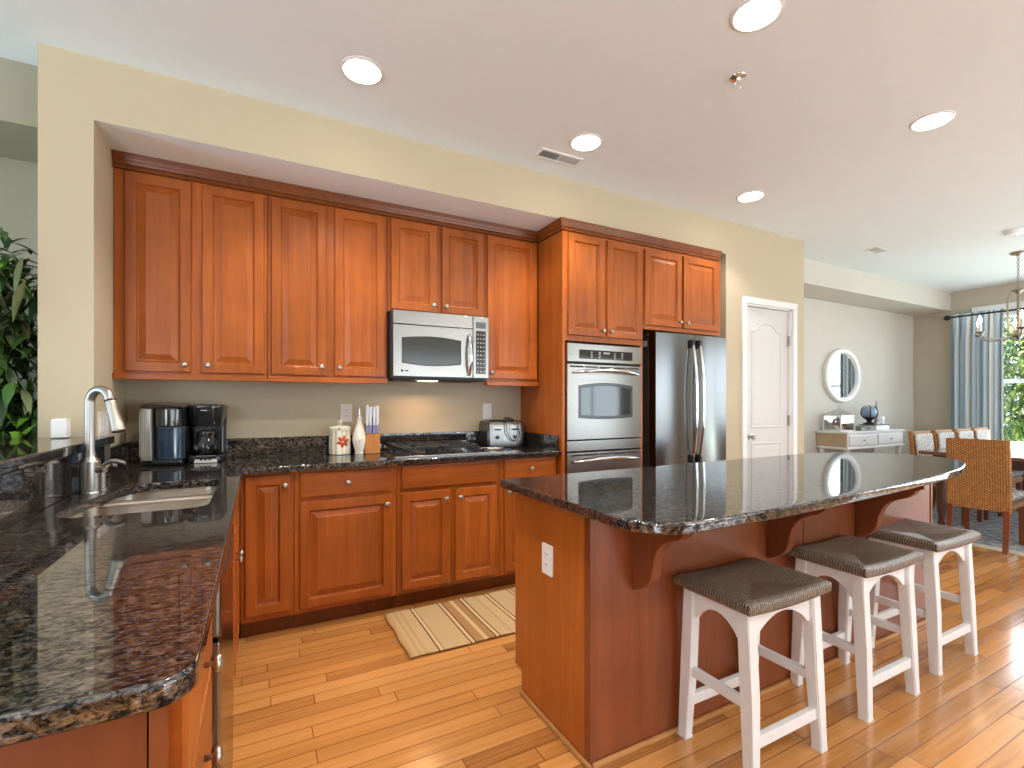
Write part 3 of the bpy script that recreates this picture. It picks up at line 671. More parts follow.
# local y=0 is the door face plane; body from y=.022 back
def pbody(c, w, y1=.53):
    bm = BM(); box(bm, 0, w, .022, y1, .1, .88, .0015); finish('cabinet_body', bm, M_CH, c)
    bm = BM(); box(bm, 0, w, .09, y1-.01, 0, .099); finish('toe_kick', bm, M_CHD, c)
c = pen('drawer_cabinet', 'cherry drawer cabinet with mushroom knobs at the peninsula end', 'cabinet', .765, 1.185)
pbody(c, .42)
for za, zb in ((.725, .865), (.535, .705), (.34, .515), (.13, .32)):
    door(c, .012, .41, za, zb, 0, (.24, (za+zb)/2-.01 if za > .6 else (za+zb)/2), 'drawer', SLAB, M_CHH)
c = thing('peninsula_end_panel', 'flat cherry end panel closing the peninsula under the granite', 'panel', (0, 0, 0))
bm = BM(); box(bm, -.6, -.124, .746, .764, 0, .88, .001); finish('panel_face', bm, M_ISL, c)
bm = BM(); box(bm, -.122, -.103, .742, .764, 0, .88, .002); finish('corner_stile', bm, M_ISL, c)
d = pen('dishwasher', 'steel dishwasher front in the peninsula beside the drawer cabinet', 'dishwasher', 1.19, 1.785)
bm = BM(); box(bm, .005, .59, .03, .5, .1, .875); finish('dishwasher_body', bm, M_BLKM, d)
bm = BM(); box(bm, .003, .592, -.012, .029, .11, .742, .006); finish('dishwasher_door', bm, M_SSV, d)
bm = BM(); box(bm, .003, .592, -.014, .029, .747, .868, .01, 3); dd = finish('control_panel', bm, M_SSV, d)
bm = BM(); box(bm, .15, .445, -.0152, -.0135, .84, .852, .0005); finish('pocket_handle', bm, M_BLKM, dd)
bm = BM(); box(bm, .005, .59, .06, .1, 0, .105); finish('toe_kick', bm, M_BLKM, d)
c = pen('sink_cabinet', 'cherry sink base cabinet with two doors facing the aisle', 'cabinet', 1.79, 2.73)
bm = BM(); w_ = .94
box(bm, 0, w_, .022, .045, .1, .88); box(bm, 0, .018, .045, .53, .1, .88); box(bm, w_-.018, w_, .045, .53, .1, .88); box(bm, .018, w_-.018, .045, .53, .1, .12); box(bm, .018, w_-.018, .512, .53, .12, .88)
finish('cabinet_body', bm, M_CH, c, smooth=False)
bm = BM(); box(bm, 0, w_, .09, .52, 0, .099); finish('toe_kick', bm, M_CHD, c)
door(c, .012, .928, .731, .866, 0, None, 'false_front', SLAB, M_CHH)
door(c, .012, .45, .127, .706, 0, (.424, .62)); door(c, .49, .928, .127, .706, 0, (.516, .62))
c = thing('corner_filler', 'narrow cherry filler strip in the inner counter corner', 'filler strip')
bm = BM(); box(bm, -.13, -.088, 2.735, 2.853, .1, .88, .001); finish('filler_strip', bm, M_CH, c)
bm = BM(); box(bm, -.19, -.178, 2.735, 2.853, 0, .1); finish('toe_kick', bm, M_CHD, c)

# ------------------------------------------------------------------ granite
def arc(cx, cy, r, a0, a1, n=8): return [(cx+r*math.cos(math.radians(a0+(a1-a0)*i/n)), cy+r*math.sin(math.radians(a0+(a1-a0)*i/n))) for i in range(n+1)]
outer = [(-.60, .705)]+arc(-.07-.045, .705+.045, .045, -90, 0)+[(-.07, 2.78)]+arc(-.055, 2.785, .015, 180, 90, 4)+[(1.861, 2.80), (1.861, 3.398), (-.658, 3.398), (-.658, 2.802), (-.60, 2.802)]
SX0, SX1, SY0, SY1 = -.54, -.15, 1.835, 2.485
hole = arc(-.455, 1.915, .08, 270, 180, 8)+cat([(-.535, 1.86), (-.535, 1.94), (-.527, 2.05), (-.502, 2.22), (-.468, 2.36), (-.415, 2.45), (-.35, 2.485), (-.28, 2.485)], 5)+arc(-.21, 2.425, .06, 90, 0, 8)+arc(-.21, 1.895, .06, 0, -90, 8)
tag(finish('countertop', plate([outer, hole], .033, .006, T(0, 0, .881)), M_GR), 'L-shaped dark speckled granite countertop with the sink cut into it', 'countertop')
bm = BM(); box(bm, -.637, 1.838, 3.378, 3.398, .915, 1.03, .002); box(bm, -.658, -.638, 2.803, 3.398, .915, 1.03, .002); box(bm, 1.839, 1.86, 2.83, 3.398, .915, 1.018, .002)
bs = finish('backsplash', bm, M_GR); tag(bs, 'low dark granite backsplash strip along the back of the counter', 'backsplash')
bm = BM(); box(bm, -.619, -.60, .38, 2.80, .915, 1.058, .002)
tag(finish('backsplash', bm, M_GR), 'dark granite splash facing under the raised bar ledge', 'backsplash')
tag(finish('bar_ledge', plate([rrect(-1.03, -.582, .3, 2.797, [.02, .02, .01, .01], 4)], .036, .006, T(0, 0, 1.062)), M_GR), 'raised dark granite bar ledge behind the sink', 'bar ledge')
# sink
s = thing('sink', 'stainless steel double bowl sink set under the granite', 'sink', (0, 0, 0))
def bowl(y0, y1, depth, r):
    bm = BM(); rs = []
    for ins, z in ((-.018, .8805), (0, .8805), (.004, .872), (.012, .88-depth+.03), (.04, .88-depth)):
        rs.append([bm.verts.new((x, y, z)) for x, y in rrect(SX0-.012+ins, SX1+.012-ins, y0+ins, y1-ins, [max(.01, q-ins) for q in r], 6)])
    for A, B in zip(rs, rs[1:]):
        for i in range(len(A)): j = (i+1) % len(A); bm.faces.new((A[i], A[j], B[j], B[i]))
    bm.faces.new(rs[-1])
    finish('bowl', bm, M_SINK, s, angle=50)
    finish('drain', lathe(BM(), [(.04, 0), (.038, .003), (.03, .001), (0, -.002)], 20), M_CHROME, s, ((SX0+SX1)/2, (y0+y1)/2, .881-depth))
bowl(1.815, 2.255, .2, [.12, .07, .04, .04]); bowl(2.275, 2.505, .17, [.04, .04, .07, .12])
bm = BM(); box(bm, SX0-.015, SX1+.015, 2.238, 2.292, .868, .8796, .006); finish('divider', bm, M_SINK, s)
# faucet
f = thing('faucet', 'brushed nickel gooseneck pull-down faucet beside the sink', 'faucet', (-.553, 2.30, .9145))
finish('faucet_body', lathe(BM(), [(.034, 0), (.034, .004), (.031, .008), (.031, .115), (.03, .12), (.018, .135), (.0175, .15)], 24), M_NI, f)
ang = math.radians(-40); ux, uy = math.cos(ang), math.sin(ang)
R = .047; pts = [(0, 0, .14), (0, 0, .2), (0, 0, .27), (0, 0, .335)]
for i in range(1, 15):
    a = PI-(PI*.93)*i/14; q = R+R*math.cos(a); pts.append((ux*q, uy*q, .335+R*math.sin(a)))
finish('spout', tube(BM(), pts, .0155, 16), M_NI, f)
p0 = Vector(pts[-1]); dv = (Vector(pts[-1])-Vector(pts[-2])).normalized(); dv = (dv+Vector((ux*.02, uy*.02, 0))).normalized()
finish('collar', tube(BM(), [p0, p0+dv*.006], .0175, 16), M_BLKM, f)
finish('spray_head', tube(BM(), [p0+dv*.006, p0+dv*.012, p0+dv*.07, p0+dv*.1, p0+dv*.12, p0+dv*.124], [.0155, .0165, .0178, .021, .023, .018], 18), M_NI, f)
bm = BM(); tube(bm, [(.025, -.012, .085), (.05, -.024, .09)], [.014, .013], 14); hb = finish('lever_hub', bm, M_NI, f)
bm = BM(); tube(bm, bez((.045, -.02, .092), (.06, -.028, .12), (.085, -.04, .125), (.115, -.055, .108), 10), [.012, .0115, .011, .0105, .01, .0095, .009, .0085, .008, .0075, .006], 12); finish('lever', bm, M_NI, hb)
s = thing('soap_dispenser', 'small brushed nickel soap dispenser next to the faucet base', 'soap dispenser', (-.535, 2.375, .9145))
finish('dispenser_body', lathe(BM(), [(.017, 0), (.017, .004), (.0115, .008), (.0115, .07), (.015, .072), (.015, .082), (0, .085)], 18), M_NI, s)
bm = BM(); tube(bm, bez((0, 0, .08), (.01, -.004, .1), (.03, -.012, .1), (.05, -.02, .088), 8), [.008, .008, .007, .007, .006, .006, .006, .006, .005], 10); finish('nozzle', bm, M_NI, s)

# wall plates
def outlet(name, label, loc, rz, wd, n, switch=False):
    o = thing(name, label, 'wall plate', loc, rz)
    finish('cover_plate', plate([rrect(-wd/2, wd/2, -.06, .06, .006)], .006, .002, XZ), M_IVORY, o)
    for g in range(n):
        cx = (g-(n-1)/2)*.046
        if switch:
            bm = BM(); box(bm, cx-.016, cx+.016, -.0085, -.0055, -.033, .033, .002); finish('rocker', bm, M_WHITE, o)
        else:
            for dz in (-.02, .02):
                rc = finish('receptacle', plate([rrect(cx-.015, cx+.015, dz-.014, dz+.014, .008)], .003, .001, T(0, -.0055, 0) @ XZ), M_IVORY, o)
                bm = BM(); box(bm, cx-.007, cx-.005, -.0089, -.0084, dz-.004, dz+.006); box(bm, cx+.005, cx+.007, -.0089, -.0084, dz-.004, dz+.006); finish('slot_marking', bm, M_BLKM, rc, smooth=False)
    return o
outlet('power_outlet', 'white wall outlet partly hidden behind the painted canister', (.522, 3.4, 1.178), 0, .076, 1)
outlet('power_outlet', 'white wall outlet above the toaster', (1.57, 3.4, 1.18), 0, .072, 1)
outlet('power_outlet', 'white outlet plate on the end panel of the island', (1.0, 1.598, .636), -PI/2, .076, 1)
outlet('switch_plate', 'wide white switch plate on the niche side wall behind the faucet', (-.66, 2.94, 1.148), PI/2, .165, 3, True)
b = thing('candle_cube', 'small white cube candle holder standing on the granite bar ledge', 'candle holder', (-.745, 2.70, 1.098))
bm = BM(); box(bm, -.027, .027, -.027, .027, 0, .082, .008, 3); finish('candle_body', bm, M_WHITE, b)
finish('wick_dish', lathe(BM(), [(.018, .0822), (.018, .0835), (0, .0835)], 16), M_IVORY, b)

# ------------------------------------------------------------------ counter appliances
k = thing('pod_coffee_maker', 'black single cup coffee brewer with clear water tank in the counter corner', 'coffee maker', (-.425, 3.2, .9145), math.radians(-6)); k.scale = (.78, 1, 1.02)
bm = BM(); box(bm, -.085, .095, -.10, .12, 0, .03, .012, 3); finish('drip_base', bm, M_BLK, k)
bm = plate([rrect(-.085, .095, -.03, .13, [.02, .02, .03, .03])], .27, .004, T(0, 0, .03)); finish('brewer_body', bm, M_BLK, k)
bm = plate([[(-.085, .02), (.095, .02)]+[(.005+.09*math.cos(a), -.02-.09*math.sin(a)) for a in [PI*i/16 for i in range(17)]]], .10, .01, T(0, 0, .2)); finish('brew_head', bm, M_BGL, k)
bm = plate([[(-.08, -.03), (.09, -.03)]+[(.005+.082*math.cos(a), -.03-.05*math.sin(a)) for a in [PI*i/16 for i in range(17)]]], .165, .004, T(0, 0, .032)); finish('front_panel', bm, simple('black_gloss_blue_reflection', (.02, .05, .085), .12, coat=.6), k)  # window reflection painted as blue into the black front
bm = BM(); hexa(bm, [(-.16, -.07, .3), (.096, -.1, .3), (.096, .13, .3), (-.16, .13, .3)], [(-.15, -.05, .322), (.085, -.07, .31), (.085, .12, .326), (-.15, .12, .33)]); bmesh.ops.bevel(bm, geom=list(bm.edges), offset=.006, segments=2, affect='EDGES'); lid = finish('lid', bm, simple('silver_lid', (.3, .28, .25), .3, .9), k)
bm = plate([rrect(-.165, -.09, -.07, .13, [.025, .01, .01, .025])], .27, .004, T(0, 0, .025)); finish('water_tank', bm, simple('smoky_tank_plastic', (.26, .25, .22), .15, coat=.5), k)
bm = BM()
for i in range(6): box(bm, -.158+i*.0115, -.1545+i*.0115, -.0725, -.069, .045, .28)
finish('tank_ribs', bm, simple('tank_rib_plastic', (.45, .43, .38), .25), k)
bm = BM(); box(bm, -.145, -.1, -.06, .12, 0, .024, .004); finish('tank_foot', bm, M_BLK, k)
k = thing('drip_coffee_maker', 'black drip coffee maker with glass carafe', 'coffee maker', (-.262, 3.24, .9145), math.radians(-4)); k.scale = (.92, 1, 1)
finish('base_plate', plate([rrect(-.09, .09, -.1, .1, .03)], .04, .008), M_BLK, k)
bm = plate([rrect(-.095, .095, .035, .12, .025)], .24, .006, T(0, 0, .04)); finish('water_column', bm, M_BLK, k)
bm = BM(); rs = []
for z, hw, fr in ((.2, .082, -.07), (.235, .09, -.085), (.3, .098, -.1), (.318, .096, -.098), (.325, .085, -.08)):
    rs.append([bm.verts.new((x, y, z)) for x, y in rrect(-hw, hw, fr, .12, [hw*.75, hw*.75, .025, .025], 8)])
for A, B in zip(rs, rs[1:]):
    for i in range(len(A)): j = (i+1) % len(A); bm.faces.new((A[i], A[j], B[j], B[i]))
bm.faces.new(rs[0][::-1]); bm.faces.new(rs[-1]); hd = finish('brew_head', bm, M_BLK, k, angle=50)
bm = BM(); box(bm, -.016, .016, -.1005, -.097, .288, .294); finish('logo_strip', bm, M_GREYP, hd)
ca = finish('carafe', lathe(BM(), [(.052, .043), (.062, .06), (.066, .085), (.06, .115), (.045, .145), (.043, .16)], 28, 0, -.035), M_CARAFE, k)
finish('carafe_band', lathe(BM(), [(.0455, .146), (.047, .158), (.045, .172), (.03, .178), (0, .178)], 24, 0, -.035), M_BLK, ca)
finish('coffee_base', lathe(BM(), [(.05, .0445), (.059, .06), (.0605, .07), (0, .07)], 24, 0, -.035), simple('dark_coffee', (.01, .006, .004), .1), ca)
bm = BM(); tube(bm, [(.03, -.075, .16), (.045, -.12, .155), (.05, -.13, .11), (.04, -.095, .07)], .008, 8); finish('carafe_handle', bm, M_BLK, ca)
bm = BM(); hexa(bm, [(-.05, -.105, .002), (.07, -.105, .002), (.06, -.095, .04), (-.04, -.095, .04)], [(-.05, -.1, .002), (.07, -.1, .002), (.06, -.09, .04), (-.04, -.09, .04)])
cpn = finish('control_strip', bm, simple('silver_control', (.5, .48, .45), .3, .5), k)
for i in range(3):
    bm = BM(); box(bm, -.02+i*.022, -.006+i*.022, -.107, -.099, .015, .028, .002); finish('button', bm, M_BLK, cpn)

k = thing('canister', 'cream lidded ceramic canister with striped sides and red flower', 'canister', (.465, 3.285, .9145))
CAN = stripes('canister_glaze', 0, [(0, (.62, .58, .45)), (.18, (.8, .77, .64)), (.38, (.72, .5, .22)), (.52, (.5, .58, .5)), (.6, (.82, .78, .66))], .062, .25, .02)
finish('canister_body', lathe(BM(), [(.062, 0), (.066, .004), (.067, .012), (.067, .15), (.064, .154), (0, .154)], 36), CAN, k)
lid = finish('lid', lathe(BM(), [(.0695, .1545), (.0705, .16), (.07, .172), (.062, .181), (.02, .186), (.012, .188), (.011, .194), (.014, .2), (.0145, .215), (.011, .221), (0, .222)], 36), simple('cream_glaze', (.78, .73, .6), .25), k)
RED = simple('red_flower_glaze', (.6, .1, .04), .3); ORG = simple('orange_flower_glaze', (.75, .3, .08), .3)
bm = BM()
for i in range(6):
    a = i*PI/3+.3; b0 = BM(); u0, w0 = .0255*math.cos(a), .0255*math.sin(a); 
    c0 = BM()
    ps = []
    for q, wd in ((.004, .005), (.019, .0135), (.033, .009), (.042, .001)):
        for sg in (-1, 1):
            px_ = q*math.cos(a)-sg*wd*math.sin(a)+.012; pz = q*math.sin(a)+sg*wd*math.cos(a)+.085
            th = -PI/2+px_/.0675; ps.append(bm.verts.new((.0682*math.cos(th), .0682*math.sin(th), pz)))
    for j in range(3): bm.faces.new((ps[2*j], ps[2*j+1], ps[2*j+3], ps[2*j+2]))
    b0.free(); c0.free()
sol = finish('flower_petals', bm, RED, k); sol.modifiers.new('s', 'SOLIDIFY').thickness = .001
finish('red_bead', lathe(BM(), [(0, -.007), (.006, -.004), (.0075, 0), (.006, .004), (0, .007)], 12), RED, lid, (-.014, -.071, .166))
k = thing('oil_bottle', 'slender cream ceramic oil bottle with metal pour spout', 'bottle', (.58, 3.24, .9145))
finish('bottle_body', lathe(BM(), [(.026, 0), (.029, .003), (.027, .012), (.031, .03), (.041, .07), (.0435, .095), (.04, .125), (.028, .165), (.016, .195), (.0125, .215), (.0135, .228), (.0165, .232), (.0165, .238), (0, .238)], 32), simple('cream_crackle_glaze', (.8, .76, .66), .2, var=.06, vscale=30), k)
finish('pour_spout', lathe(BM(), [(.009, .2385), (.009, .25), (.005, .255), (.004, .285), (.007, .288), (.005, .3), (0, .302)], 14), M_CHROME, k)
bm = BM()
for (x, z, a) in ((-.008, .085, .4), (.01, .093, -.5), (.012, .13, .9)):
    th = -PI/2+x/.043; r0 = .0445 if z < .11 else .0405
    tube(bm, [(r0*math.cos(th), r0*math.sin(th), z-.008), ((r0+.0004)*math.cos(th+.06*a), (r0+.0004)*math.sin(th+.06*a), z), (r0*math.cos(th+.15*a), r0*math.sin(th+.15*a), z+.009)], [.0008, .0016, .0006], 6)
finish('painted_sprig', bm, simple('olive_brown_glaze', (.12, .07, .04), .4), k)
kb = thing('knife_block', 'light wood knife block full of white handled knives', 'knife block', (.665, 3.255, .9145), math.radians(-10))
bm = BM(); hexa(bm, [(-.048, -.06, 0), (.048, -.06, 0), (.048, .09, 0), (-.048, .09, 0)], [(-.048, -.045, .125), (.048, -.045, .125), (.048, .07, .2), (-.048, .07, .2)]); bmesh.ops.bevel(bm, geom=list(bm.edges), offset=.003, segments=2, affect='EDGES')
finish('block_body', bm, wood('beech_block', (.33, .115, .027), (.48, .19, .05), scale=(40, 10, 6)), kb)
KW = simple('white_handle_plastic', (.78, .79, .85), .3); KB = simple('blue_handle_band', (.25, .3, .52), .3)
kn0 = None
spots = [(-.032, -.03, .225, 1.0), (-.012, -.028, .2, .75), (.012, -.028, .185, .72), (.032, -.03, .21, .9), (-.03, .02, .25, .9), (.028, .02, .24, .95), (0, .03, .25, .9)]
KLAB = ['tall white handled knife standing at the canister side of block front', 'short white handled knife beside the tall front one', 'short white handled knife in the middle of block front', 'white handled knife at the cooktop side of block front', 'white handled knife in rear of block on canister side', 'white handled knife in rear of block on cooktop side', 'white handled knife in the rear middle of block']
for (x, y, zt, ln), lab in zip(spots, KLAB):
    ca_, sa = math.cos(math.radians(-10)), math.sin(math.radians(-10)); z0_ = .13 if y < 0 else .185
    kn = thing('kitchen_knife', lab, 'knife', (.665+x*ca_-y*sa, 3.255+x*sa+y*ca_, .9145+z0_), math.radians(-10), 'knives in the wooden block')
    L_ = .13+.06*ln if y < 0 else .135*ln
    bm = BM(); rs = []
    for q, wy, wx in ((.055, .011, .0075), (.075, .013, .0085), (L_*.8, .0135, .009), (L_*.93, .015, .0095), (L_, .008, .006)):
        lean = -.12*q; rs.append([bm.verts.new((xx, yy+lean, q)) for xx, yy in rrect(-wx, wx, -wy, wy, .005, 3)])
    for A, B in zip(rs, rs[1:]):
        for i in range(len(A)): j = (i+1) % len(A); bm.faces.new((A[i], A[j], B[j], B[i]))
    bm.faces.new(rs[0][::-1]); bm.faces.new(rs[-1]); finish('handle', bm, KW, kn, angle=50)
    bm = BM(); box(bm, -.0085, .0085, -.0125, .0125, .003, .0545, .003); finish('bolster', bm, KB, kn)
    bm = BM(); box(bm, -.001, .001, -.011, .011, -.06, .004); finish('blade', bm, M_CHROME, kn)

ck = thing('gas_cooktop', 'black gas cooktop with cast grates and steel front edge', 'cooktop', (1.065, 3.11, .9145))
finish('glass_deck', plate([rrect(-.345, .345, -.235, .225, .012)], .009, .003), M_BLK, ck)
bm = BM(); box(bm, -.345, .345, -.2405, -.2355, 0, .009, .0015); finish('steel_edge', bm, M_SS, ck)
for gx in (-.17, .1):
    bm = BM(); hw, hd = .125, .19
    for a, b in ((-hw, -hw+.014), (hw-.014, hw)): box(bm, gx+a, gx+b, -hd, hd, .04, .058, .003)
    for a, b in ((-hd, -hd+.014), (hd-.014, hd), (-.007, .007)): box(bm, gx-hw, gx+hw, a, b, .04, .058, .003)
    for yy in (-.1, .1):
        box(bm, gx-hw, gx-.04, yy-.006, yy+.006, .04, .06, .002); box(bm, gx+.04, gx+hw, yy-.006, yy+.006, .04, .06, .002)
        box(bm, gx-.006, gx+.006, yy+.035, yy+.09, .04, .06, .002); box(bm, gx-.006, gx+.006, yy-.09, yy-.035, .04, .06, .002)
    for sx in (-1, 1):
        for sy in (-1, 1): box(bm, gx+sx*(hw-.012)-.007, gx+sx*(hw-.012)+.007, sy*(hd-.012)-.007, sy*(hd-.012)+.007, .009, .041, .002)
    finish('grate', bm, M_BLKM, ck)
    for yy in (-.1, .1): finish('burner', lathe(BM(), [(.045, .0092), (.045, .014), (.034, .016), (.034, .022), (.03, .025), (0, .026)], 24, gx, yy), simple('burner_cap', (.05, .05, .05), .4, .6), ck)
for i in range(4): finish('control_knob', lathe(BM(), [(.019, .0092), (.018, .024), (.015, .028), (0, .028)], 18, .285, -.15+.1*i), M_BLK, ck)
sr = thing('spoon_rest', 'cream ceramic spoon rest lying beside the cooktop front', 'spoon rest', (1.452, 3.08, .9145), -.5)
bm = BM(); rs = []
for s_, z in ((.55, .0), (.8, .003), (1, .012), (.94, .0135), (.7, .006), (.3, .004)):
    rs.append([bm.verts.new((.075*s_*math.cos(a)*(1+.25*(math.cos(a) > 0)*math.cos(a)), .034*s_*math.sin(a)*(1-.35*math.cos(a)), z)) for a in [2*PI*i/28 for i in range(28)]])
for A, B in zip(rs, rs[1:]):
    for i in range(28): j = (i+1) % 28; bm.faces.new((A[i], A[j], B[j], B[i]))
bm.faces.new(rs[0][::-1]); bm.faces.new(rs[-1]); finish('dish', bm, simple('cream_stoneware', (.72, .63, .5), .3), sr, angle=60)

t = thing('toaster', 'chrome toaster with black sides and its cord draped over it', 'toaster', (1.622, 3.26, .9145), math.radians(-4))
bm = BM()
prof = [(-.09, .02), (.09, .02), (.095, .06), (.09, .16), (.07, .19), (.04, .2), (-.04, .2), (-.07, .19), (-.09, .16), (-.095, .06)]
finish('steel_shell', plate([prof], .255, .006, T(-.1275, 0, 0) @ YZ), M_SS, t)
for sx, nm in ((-1, 'end_cap'), (1, 'end_cap')):
    bm = plate([[(a*.98, b*.99+.001) for a, b in prof]], .022, .005, T(.1265 if sx > 0 else -.1485, 0, 0) @ YZ); finish(nm, bm, M_BLK, t)
bm = BM(); box(bm, -.13, .13, -.085, .085, 0, .019, .004); finish('foot_base', bm, M_BLK, t)
bm = BM(); box(bm, -.11, .11, -.05, -.025, .199, .2025, .002); box(bm, -.11, .11, .025, .05, .199, .2025, .002); finish('bread_slot', bm, M_BLKM, t)
for sx in (-.07, .07):
    cp = finish('control_plate', plate([rrect(sx-.042, sx+.042, .05, .16, .012)], .003, .001, T(0, -.094, 0) @ XZ), simple('toaster_face', (.45, .44, .42), .3, 1.), t)
    bm = BM(); box(bm, sx-.022, sx+.022, -.12, -.096, .13, .142, .004); finish('lever', bm, M_BLK, cp)
    bm = lathe(BM(), [(.014, 0), (.013, .012), (0, .013)], 16); bmesh.ops.rotate(bm, verts=bm.verts, cent=(0, 0, 0), matrix=Matrix.Rotation(PI/2, 3, 'X')); finish('dial', bm, M_BLK, cp, (sx, -.097, .08))
pts = bez((.06, .05, .206), (.02, -.02, .25), (-.01, -.11, .24), (0, -.115, .12), 10)+bez((0, -.115, .12), (.03, -.12, .03), (.09, -.12, .03), (.1, -.115, .1), 10)[1:]+bez((.1, -.115, .1), (.1, -.11, .2), (.04, -.09, .235), (.02, 0, .212), 10)[1:]
bm = BM(); tube(bm, pts, .0035, 8); finish('cord', bm, M_BLKM, t)
bm = BM(); tube(bm, bez((.06, .05, .206), (.1, .05, .22), (.17, .04, .2), (.175, .0, .1), 8)+bez((.175, .0, .1), (.18, -.03, .0), (.1, -.13, .003), (.02, -.15, .004), 8)[1:], .0035, 8); finish('cord', bm, M_BLKM, t)

# ------------------------------------------------------------------ island
I = thing('kitchen_island', 'cherry kitchen island body with end panel and curved corbels', 'island')
IX0, IX1, IY0, IY1 = 1.0, 3.42, 1.33, 1.87
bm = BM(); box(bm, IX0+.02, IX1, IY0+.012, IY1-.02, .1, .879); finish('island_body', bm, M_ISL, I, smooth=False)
bm = BM(); box(bm, IX0+.02, IX1, IY0+.012, IY1-.065, 0, .1); finish('toe_kick', bm, M_CHD, I)
pts = [(IY0, 0), (IY1-.06, 0), (IY1-.06, .1), (IY1, .1), (IY1, .88), (IY0, .88)]
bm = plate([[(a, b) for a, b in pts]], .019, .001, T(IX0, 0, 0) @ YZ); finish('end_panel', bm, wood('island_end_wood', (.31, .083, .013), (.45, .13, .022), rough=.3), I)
bm = BM(); box(bm, IX0-.003, IX0+.02, IY0-.006, IY0+.03, 0, .879, .003); finish('corner_stile', bm, M_ISL, I)
for a, b in ((IX0+.021, 2.206), (2.212, IX1)):
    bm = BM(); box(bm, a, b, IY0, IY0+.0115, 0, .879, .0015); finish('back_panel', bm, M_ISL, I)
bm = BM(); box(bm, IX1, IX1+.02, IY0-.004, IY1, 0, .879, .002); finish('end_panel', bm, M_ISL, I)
for k in range(4):
    a = IX0+.03+k*.6; d = door(I, -(a+.575), -a, .13, .7, 0, None, 'door'); d.location = (a+.2875, IY1, .415); d.rotation_euler = (0, 0, PI)
def corbel(x, wd=.045):
    top, h, pr = .879, .305, .28
    pts = [(0, top), (-pr, top), (-pr, top-.02)]
    pts += [tuple(p.to_2d()) for p in bez((-.25, top-.034, 0), (-.235, top-.06, 0), (-.215, top-.074, 0), (-.19, top-.08, 0), 8)]
    pts += [tuple(p.to_2d()) for p in bez((-.165, top-.092, 0), (-.125, top-.112, 0), (-.108, top-.15, 0), (-.102, top-.18, 0), 10)]
    pts += [tuple(p.to_2d()) for p in bez((-.095, top-.22, 0), (-.085, top-.265, 0), (-.05, top-.285, 0), (0, top-h, 0), 10)]
    bm = plate([pts], wd, .004, T(x, IY0-.001, 0) @ YZ); finish('corbel', bm, M_ISL, I, angle=30)
for x in (1.19, 1.945, 2.64): corbel(x)
bm = BM(); box(bm, IX0-.016, IX0-.001, IY0-.016, IY1-.065, 0, .019, .005); finish('shoe_molding', bm, M_OAK, I)
bm = BM(); box(bm, IX0+.005, IX1+.01, IY0-.016, IY0-.001, 0, .019, .005); finish('shoe_molding', bm, M_OAK, I)
top = arc(.925+.17, .955+.17, .17, 180, 270, 10)
top += cat([(1.3, .955), (1.5, .956), (2.0, .985), (2.6, 1.03), (3.0, 1.075), (3.3, 1.135), (3.55, 1.23), (3.69, 1.36), (3.72, 1.5), (3.66, 1.66), (3.48, 1.81), (3.2, 1.89), (2.9, 1.905), (2.6, 1.905)])
top += [(2.9, 1.905), (.965, 1.885)]+arc(.94, 1.865, .015, 90, 180, 3)
tag(finish('island_countertop', plate([top], .034, .007, T(0, 0, .88)), M_GR), 'polished dark granite island top with a rounded far end', 'countertop')

# ------------------------------------------------------------------ bar stools
def rush_mat():
    m, nt, b = newmat('rush_cord'); L = nt.links; N = nt.nodes.new
    def M(op, a, bb=None):
        q = N('ShaderNodeMath'); q.operation = op
        for i, x in enumerate((a, bb)):
            if x is None: continue
            if isinstance(x, (int, float)): q.inputs[i].default_value = x
            else: L.new(x, q.inputs[i])
        return q.outputs[0]
    tc = N('ShaderNodeTexCoord'); s = N('ShaderNodeSeparateXYZ'); L.new(tc.outputs['Object'], s.inputs[0])
    ax = M('MULTIPLY', M('ABSOLUTE', s.outputs[0]), .155/.225); ay = M('ABSOLUTE', s.outputs[1])
    sel = M('GREATER_THAN', ax, ay)
    co = M('ADD', M('MULTIPLY', s.outputs[1], sel), M('MULTIPLY', s.outputs[0], M('SUBTRACT', 1, sel)))
    n0 = N('ShaderNodeTexNoise'); n0.inputs['Scale'].default_value = 9; L.new(tc.outputs['Object'], n0.inputs['Vector'])
    ph = M('ADD', M('MULTIPLY', co, 2*PI/.0105), M('MULTIPLY', n0.outputs['Fac'], 5.))
    h = M('ABSOLUTE', M('SINE', M('MULTIPLY', ph, .5)))
    n = N('ShaderNodeTexNoise'); n.inputs['Scale'].default_value = 75; n.inputs['Detail'].default_value = 4; L.new(tc.outputs['Object'], n.inputs['Vector'])
    t_ = M('ADD', M('MULTIPLY', h, .5), M('MULTIPLY', n.outputs['Fac'], .5))
    r = ramp(nt, [(.22, (.014, .009, .006)), (.52, (.085, .055, .036)), (.8, (.32, .24, .175))]); L.new(t_, r.inputs['Fac']); L.new(r.outputs['Color'], b.inputs['Base Color'])
    bp = N('ShaderNodeBump'); bp.inputs['Strength'].default_value = .9; bp.inputs['Distance'].default_value = .003; L.new(h, bp.inputs['Height']); L.new(bp.outputs['Normal'], b.inputs['Normal'])
    b.inputs['Roughness'].default_value = .38; return m
M_RUSH = rush_mat()
